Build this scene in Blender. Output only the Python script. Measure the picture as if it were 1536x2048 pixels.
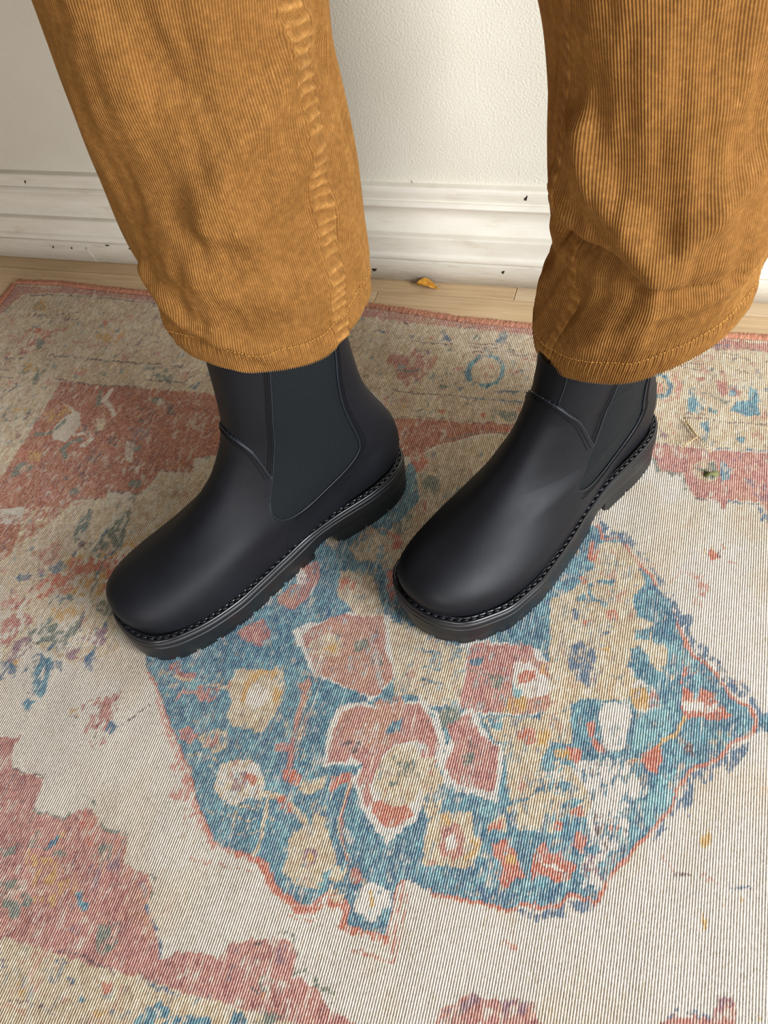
import bpy, math
import numpy as np
from mathutils import Matrix, Vector
sc = bpy.context.scene
for o in list(bpy.data.objects): bpy.data.objects.remove(o, do_unlink=True)
col = sc.collection
rng = np.random.default_rng(7)

# ---------- camera ----------
cam_d = bpy.data.cameras.new('camera'); cam = bpy.data.objects.new('camera', cam_d); col.objects.link(cam)
cam_d.sensor_fit = 'VERTICAL'; cam_d.sensor_height = 24.0; cam_d.sensor_width = 18.0
cam_d.lens = 24.0*1850/2048; cam_d.clip_start = .02
right = Vector((0.95435454, 0.26516246, -0.13746374)); down = Vector((0.12710181, -0.77704618, -0.61647738)); fwd = Vector((-0.27028234, 0.57086609, -0.77528018))
M = Matrix((right, -down, -fwd)).transposed().to_4x4(); M.translation = Vector((0, 0, .68)); cam.matrix_world = M
sc.camera = cam

# ---------- light ----------
w = bpy.data.worlds.new('world'); sc.world = w; w.use_nodes = True
bg = w.node_tree.nodes['Background']; bg.inputs['Color'].default_value = (1.0, .88, .72, 1); bg.inputs['Strength'].default_value = .15
def area(name, loc, target, sx, sy, power, color):
    d = bpy.data.lights.new(name, 'AREA'); d.shape = 'RECTANGLE'; d.size = sx; d.size_y = sy; d.energy = power; d.color = color
    o = bpy.data.objects.new(name, d); col.objects.link(o); o.location = loc
    o.rotation_euler = (Vector(target)-Vector(loc)).to_track_quat('-Z', 'Y').to_euler(); return o
area('window_daylight', (1.9, -.6, 1.15), (-.1, .45, .1), 1.0, 1.2, 130, (.91, .955, 1.0))
area('wall_fill_light', (.7, -3.2, .75), (-.3, .86, .3), 1.6, 1.0, 74, (.98, .98, 1.0))  # unseen fill lamp, added low in front to brighten the wall more than the floor
sc.view_settings.view_transform = 'Standard'; sc.view_settings.look = 'None'
sc.view_settings.gamma = 1; sc.view_settings.exposure = 0; sc.view_settings.use_curve_mapping = False

# ---------- helpers ----------
def lin(h):
    c = [int(h[i:i+2], 16)/255 for i in (0, 2, 4)]
    return tuple(v/12.92 if v <= .04045 else ((v+.055)/1.055)**2.4 for v in c)
class NT:
    def __init__(s, name):
        s.m = bpy.data.materials.new(name); s.m.use_nodes = True; s.t = s.m.node_tree; s.b = s.t.nodes['Principled BSDF']
        s.tc = s.t.nodes.new('ShaderNodeTexCoord')
    def n(s, typ, **k):
        q = s.t.nodes.new('ShaderNode'+typ)
        for a, b in k.items():
            if a in ('ins',):
                for i, v in b.items():
                    if isinstance(v, bpy.types.NodeSocket): s.t.links.new(v, q.inputs[i])
                    else: q.inputs[i].default_value = v
            else: setattr(q, a, b)
        return q
    def link(s, a, b): s.t.links.new(a, b)
    def set(s, **k):
        for a, v in k.items():
            i = s.b.inputs[a.replace('_', ' ')]
            if isinstance(v, bpy.types.NodeSocket): s.link(v, i)
            else: i.default_value = (*v, 1) if isinstance(v, tuple) and len(v) == 3 else v
    def noise(s, scale, detail=3, rough=.5, vec=None):
        return s.n('TexNoise', ins={'Vector': vec or s.tc.outputs['Object'], 'Scale': scale, 'Detail': detail, 'Roughness': rough})
    def mapping(s, scale, rot=(0, 0, 0), vec=None):
        return s.n('Mapping', ins={'Vector': vec or s.tc.outputs['Object'], 'Scale': scale, 'Rotation': rot}).outputs[0]
    def ramp(s, fac, stops):
        r = s.n('ValToRGB', ins={'Fac': fac}); e = r.color_ramp.elements
        while len(e) < len(stops): e.new(.5)
        for q, (p, c) in zip(e, stops): q.position = p; q.color = (*c, 1)
        return r.outputs['Color']
    def mul(s, a, b, f=1.0):
        q = s.n('Mix', data_type='RGBA', blend_type='MULTIPLY'); q.inputs[0].default_value = f
        for i, v in ((6, a), (7, b)):
            if isinstance(v, bpy.types.NodeSocket): s.link(v, q.inputs[i])
            else: q.inputs[i].default_value = (*v, 1)
        return q.outputs[2]
    def bump(s, h, strength, dist, normal=None):
        q = s.n('Bump', ins={'Height': h, 'Strength': strength, 'Distance': dist})
        if normal is not None: s.link(normal, q.inputs['Normal'])
        return q.outputs['Normal']
def mesh_obj(name, V, Fc, mat, parent=None, smooth=True, **props):
    me = bpy.data.meshes.new(name)
    V = np.ascontiguousarray(V, dtype=np.float32)
    if isinstance(Fc, np.ndarray):
        n, k = Fc.shape
        me.vertices.add(len(V)); me.vertices.foreach_set('co', V.ravel())
        me.loops.add(n*k); me.loops.foreach_set('vertex_index', Fc.astype(np.int32).ravel())
        me.polygons.add(n); me.polygons.foreach_set('loop_start', np.arange(0, n*k, k, dtype=np.int32))
        me.update(calc_edges=True)
    else:
        me.from_pydata([tuple(map(float, v)) for v in V], [], [tuple(int(i) for i in f) for f in Fc]); me.update()
    me.validate()
    if smooth: me.polygons.foreach_set('use_smooth', np.ones(len(me.polygons), dtype=bool))
    o = bpy.data.objects.new(name, me); col.objects.link(o)
    if mat: me.materials.append(mat)
    if parent: o.parent = parent
    for k_, v_ in props.items(): o[k_] = v_
    return o
def thing(name, label, cat, loc=(0, 0, 0), group=None):
    o = bpy.data.objects.new(name, None); col.objects.link(o); o.location = loc; o.empty_display_size = .05
    o['label'] = label; o['category'] = cat
    if group: o['group'] = group
    return o
def grid_faces(nr, nc, wrap=False):
    i = np.arange(nr-1)[:, None]; j = np.arange(nc if wrap else nc-1)[None]
    j2 = (j+1) % nc
    return np.stack([i*nc+j, i*nc+j2, (i+1)*nc+j2, (i+1)*nc+j], -1).reshape(-1, 4)
class Bag:      # collects small pieces of one material into one mesh
    def __init__(s): s.V = []; s.F = []; s.n = 0
    def add(s, V, Fc):
        V = np.asarray(V, float); s.V.append(V); s.F += [tuple(int(i)+s.n for i in f) for f in Fc]; s.n += len(V)
    def tube(s, P, r, k=6, close=False, taper=None):
        P = np.asarray(P, float); n = len(P)
        T = np.gradient(P, axis=0) if not close else np.roll(P, -1, 0)-np.roll(P, 1, 0)
        T /= np.linalg.norm(T, axis=1)[:, None]+1e-12
        ref = np.array([0, 0, 1.]) if abs(T[:, 2]).mean() < .8 else np.array([1., 0, 0])
        A = np.cross(T, ref); A /= np.linalg.norm(A, axis=1)[:, None]+1e-12; B = np.cross(T, A)
        a = np.linspace(0, 2*np.pi, k, endpoint=False); rr = np.full(n, r) if np.isscalar(r) else np.asarray(r)
        V = P[:, None]+rr[:, None, None]*(np.cos(a)[None, :, None]*A[:, None]+np.sin(a)[None, :, None]*B[:, None])
        V = V.reshape(-1, 3); Fc = []
        for i in range(n if close else n-1):
            i2 = (i+1) % n
            for j in range(k): Fc.append((i*k+j, i*k+(j+1) % k, i2*k+(j+1) % k, i2*k+j))
        if not close: Fc.append(tuple(range(k))[::-1]); Fc.append(tuple((n-1)*k+j for j in range(k)))
        s.add(V, Fc)
    def box(s, c, h, ax=None):
        c = np.array(c, float); X = np.eye(3) if ax is None else np.array(ax, float)
        V = [c+X[0]*h[0]*i+X[1]*h[1]*j+X[2]*h[2]*k for i in (-1, 1) for j in (-1, 1) for k in (-1, 1)]
        s.add(V, [(0, 1, 3, 2), (4, 6, 7, 5), (0, 4, 5, 1), (2, 3, 7, 6), (0, 2, 6, 4), (1, 5, 7, 3)])
    def build(s, name, mat, parent=None, smooth=True, **p): return mesh_obj(name, np.vstack(s.V), s.F, mat, parent, smooth, **p)
def vnoise(X, Y, seed=0):
    """smooth value noise, unit cell, 0..1"""
    g = np.random.default_rng(seed).random((256, 256))
    xi = np.floor(X).astype(int); yi = np.floor(Y).astype(int); fx = X-xi; fy = Y-yi
    fx = fx*fx*(3-2*fx); fy = fy*fy*(3-2*fy)
    G = lambda a, b: g[a % 256, b % 256]
    return (G(xi, yi)*(1-fx)+G(xi+1, yi)*fx)*(1-fy)+(G(xi, yi+1)*(1-fx)+G(xi+1, yi+1)*fx)*fy
# ---------- shared shape functions (metres) ----------
def pchip(xk, yk, x):
    xk = np.asarray(xk, float); yk = np.asarray(yk, float); x = np.clip(x, xk[0], xk[-1])
    h = np.diff(xk); dl = np.diff(yk)/h; m = np.zeros_like(yk)
    m[0] = dl[0]; m[-1] = dl[-1]
    for i in range(1, len(xk)-1):
        if dl[i-1]*dl[i] > 0: m[i] = 2*dl[i-1]*dl[i]/(dl[i-1]+dl[i])
    i = np.clip(np.searchsorted(xk, x)-1, 0, len(xk)-2)
    t = (x-xk[i])/h[i]
    return ((1+2*t)*(1-t)**2*yk[i] + t*(1-t)**2*h[i]*m[i] + t*t*(3-2*t)*yk[i+1] + t*t*(t-1)*h[i]*m[i+1])
# upper of the boot: z, rear, front, (inner side half widths x5), (outer side half widths x5), mm
UK = [
 (35,   6, 294, (31,28,31,48,62), (33,29,40,56,64)),
 (50,   2, 298, (32,29,33,48,62), (33,31,42,57,64)),
 (62,   2, 294, (32,30,34,46,54), (33,32,41,51,56)),
 (70,   3, 285, (31,31,35,43,47), (32,33,39,45,46)),
 (76,   4, 272, (31,32,35,40,40), (32,34,38,41,38)),
 (81,   5, 256, (31,33,35,37,35), (32,34,37,38,33)),
 (86,   7, 239, (31,33,35,35,31), (32,34,38,39,32)),
 (92,   9, 222, (31,33,35,34,29), (32,34,38,36,30)),
 (100, 12, 205, (31,33,35,33,28), (32,34,37,34,29)),
 (115, 18, 183, (31,33,34,32,27), (32,34,36,33,28)),
 (135, 25, 166, (32,34,34,32,28), (33,35,36,34,29)),
 (160, 30, 153, (34,35,35,34,31), (35,37,37,35,32)),
 (200, 33, 147, (36,38,38,37,35), (37,39,39,38,36)),
 (235, 34, 144, (37,39,39,38,36), (37,39,39,38,36)),
 (275, 35, 140, (39,41,41,40,38), (39,41,41,40,38))]
UZ = np.array([k[0] for k in UK], float)
_zf = np.arange(25, 290, .5); _g = np.exp(-(np.arange(-26, 27)*.5/4.6)**2/2); _g /= _g.sum()
def _sm(vals):
    f = pchip(UZ, vals, _zf); return np.convolve(np.pad(f, 26, mode='edge'), _g, mode='valid')
UT = {'r': _sm([k[1] for k in UK]), 'f': _sm([k[2] for k in UK])}
for _s in (3, 4):
    for _j in range(5): UT[(_s, _j)] = _sm([k[_s][_j] for k in UK])
def spring(s): return 9.0*np.clip((s-225)/77.0, 0, 1.2)**2
def weltz(s): return 31 + 9*(1-1/(1+np.exp(-(s-112)/13.0))) + spring(s)
def upper(phi, z, flip):
    """phi 0 = toe, pi = heel, 0..pi on the +n side; z nominal mm; returns s, n, z (mm)"""
    phi = np.asarray(phi, float); z = np.asarray(z, float)
    sr = np.interp(z, _zf, UT['r']); sf = np.interp(z, _zf, UT['f'])
    x = (1+np.cos(phi))/2; pos = np.sin(phi) >= 0
    W = []
    for side in (3, 4):
        w = 0
        ctrl = [np.interp(z, _zf, UT[(side, j)]) for j in range(5)]
        xs = [0, .25, .5, .75, 1]
        idx = np.clip((x*4).astype(int), 0, 3); t = x*4-idx
        c = np.stack(np.broadcast_arrays(*ctrl)); c = np.broadcast_to(c, (5,)+np.broadcast(x, z).shape)
        idx = np.broadcast_to(idx, c.shape[1:]); t = np.broadcast_to(t, c.shape[1:])
        g = lambda k: np.take_along_axis(c, np.clip(k, 0, 4)[None], 0)[0]
        p0, p1, p2, p3 = g(idx-1), g(idx), g(idx+1), g(idx+2)
        w = .5*((2*p1)+(p2-p0)*t+(2*p0-5*p1+4*p2-p3)*t*t+(3*p1-p0-3*p2+p3)*t**3)
        W.append(w)
    inner, outer = W
    wp = outer if flip else inner      # +n side is the inner side of one boot and the outer side of the other
    wn = inner if flip else outer
    e = .8
    n = np.where(pos, wp, -wn)*np.abs(np.sin(phi))**e
    s = (sr+sf)/2 + (sf-sr)/2*np.cos(phi)
    if flip: n = n+7*np.clip((z-100)/60, 0, 1)+7*np.clip((z-150)/50, 0, 1)
    fade = np.clip((150-z)/115, 0, 1); fade = fade*fade*(3-2*fade)
    zz = z + (weltz(s)-35+1)*fade
    return s, n, zz
ST = [0,.02,.05,.1,.2,.3,.4,.5,.6,.7,.78,.87,.93,.97,.99,1]
SI = [0,14,22,29,33,32,31,36,43,49,50,48,43,32,19,0]
SO = [0,14,22,29,33,34,38,46,53,58,58,51,43,29,17,0]
def sole_outline(flip, N=220):
    """closed loop of (s, n) mm and outward normals"""
    # arc-length resample of the tabulated outline, rounded at both ends
    u = (1-np.cos(np.linspace(0, np.pi, 400)))/2
    a = pchip(np.sqrt(np.array(ST)) if False else ST, SI, u); b = pchip(ST, SO, u)
    P = np.concatenate([np.stack([u*302, (b if flip else a)], 1), np.stack([u*302, -(a if flip else b)], 1)[::-1][1:-1]])
    d = np.r_[0, np.cumsum(np.linalg.norm(np.roll(P, -1, 0)-P, axis=1))]
    t = np.linspace(0, d[-1], N, endpoint=False); Q = np.vstack([P, P[:1]])
    P = np.stack([np.interp(t, d, Q[:, 0]), np.interp(t, d, Q[:, 1])], 1)
    for _ in range(6): P = (np.roll(P, 1, 0)+2*P+np.roll(P, -1, 0))/4
    T = np.roll(P, -1, 0)-np.roll(P, 1, 0); T /= np.linalg.norm(T, axis=1)[:, None]
    Nn = np.stack([-T[:, 1], T[:, 0]], 1)
    c = P.mean(0)
    if ((P-c)*Nn).sum() < 0: Nn = -Nn
    return P, Nn
BOOTS = {'R': (-.2075, .5386, 230.3, 0, 4, -26), 'L': (.0044, .618, 236.8, 1, -4, -20)}   # heel point x, y, heading, flip, offsets ; wearer's right / left foot
def to_world(key, s, n, z):
    ox, oy, a, fl, s0, n0 = BOOTS[key]; a = np.radians(a); s = s+s0; n = n+n0
    d = np.array([np.cos(a), np.sin(a)]); m = np.array([-d[1], d[0]])
    return ox+(s*d[0]+n*m[0])/1000, oy+(s*d[1]+n*m[1])/1000, z/1000
# ---------- trouser legs: rings (z, x, y, radius) and hem height by angle ----------
LEGS = {
 'R': dict(ring=[(.10,-.290,.512,.070),(.18,-.293,.512,.073),(.20,-.2975,.512,.0752),(.22,-.298,.512,.0758),(.24,-.2984,.512,.0775),(.26,-.2983,.512,.0790),(.30,-.2983,.512,.0815),(.34,-.2981,.512,.0823),(.42,-.2985,.512,.0833),(.50,-.292,.513,.087),(.65,-.268,.517,.098),(.80,-.245,.520,.112),(.95,-.235,.522,.122)],
           hem=[(0,.240),(90,.222),(180,.212),(200,.220),(220,.236),(235,.246),(250,.250),(270,.246),(290,.237),(320,.233),(345,.240),(360,.240)]),
 'L': dict(ring=[(.10,-.034,.556,.063),(.18,-.0330,.556,.0680),(.20,-.0300,.556,.0705),(.22,-.0262,.556,.0725),(.24,-.0216,.556,.0728),(.26,-.0179,.556,.0721),(.28,-.0139,.556,.0710),(.30,-.0140,.556,.0740),(.34,-.0150,.556,.0745),(.42,-.0190,.556,.0715),(.50,-.026,.552,.080),(.65,-.048,.543,.096),(.80,-.075,.535,.112),(.95,-.085,.530,.122)],
           hem=[(0,.240),(90,.215),(180,.205),(195,.203),(205,.198),(225,.199),(250,.206),(270,.212),(290,.222),(310,.233),(330,.242),(345,.244),(360,.240)])}
ZTOP = .95
def leg_point(key, th, v):
    """th in radians, v = 0 at the hem .. 1 at the waist (v measured in metres above the hem)"""
    L = LEGS[key]; a = np.degrees(th) % 360
    A = [q[0] for q in L['hem']]; B = [q[1] for q in L['hem']]
    hz = pchip([x-360 for x in A[-3:-1]]+A+[360+A[1]], B[-3:-1]+B+[B[1]], a)
    z = hz + (v)*(ZTOP-hz)/(ZTOP-.22)
    k = [q[0] for q in L['ring']]
    return pchip(k, [q[1] for q in L['ring']], z), pchip(k, [q[2] for q in L['ring']], z), pchip(k, [q[3] for q in L['ring']], z), z
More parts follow.
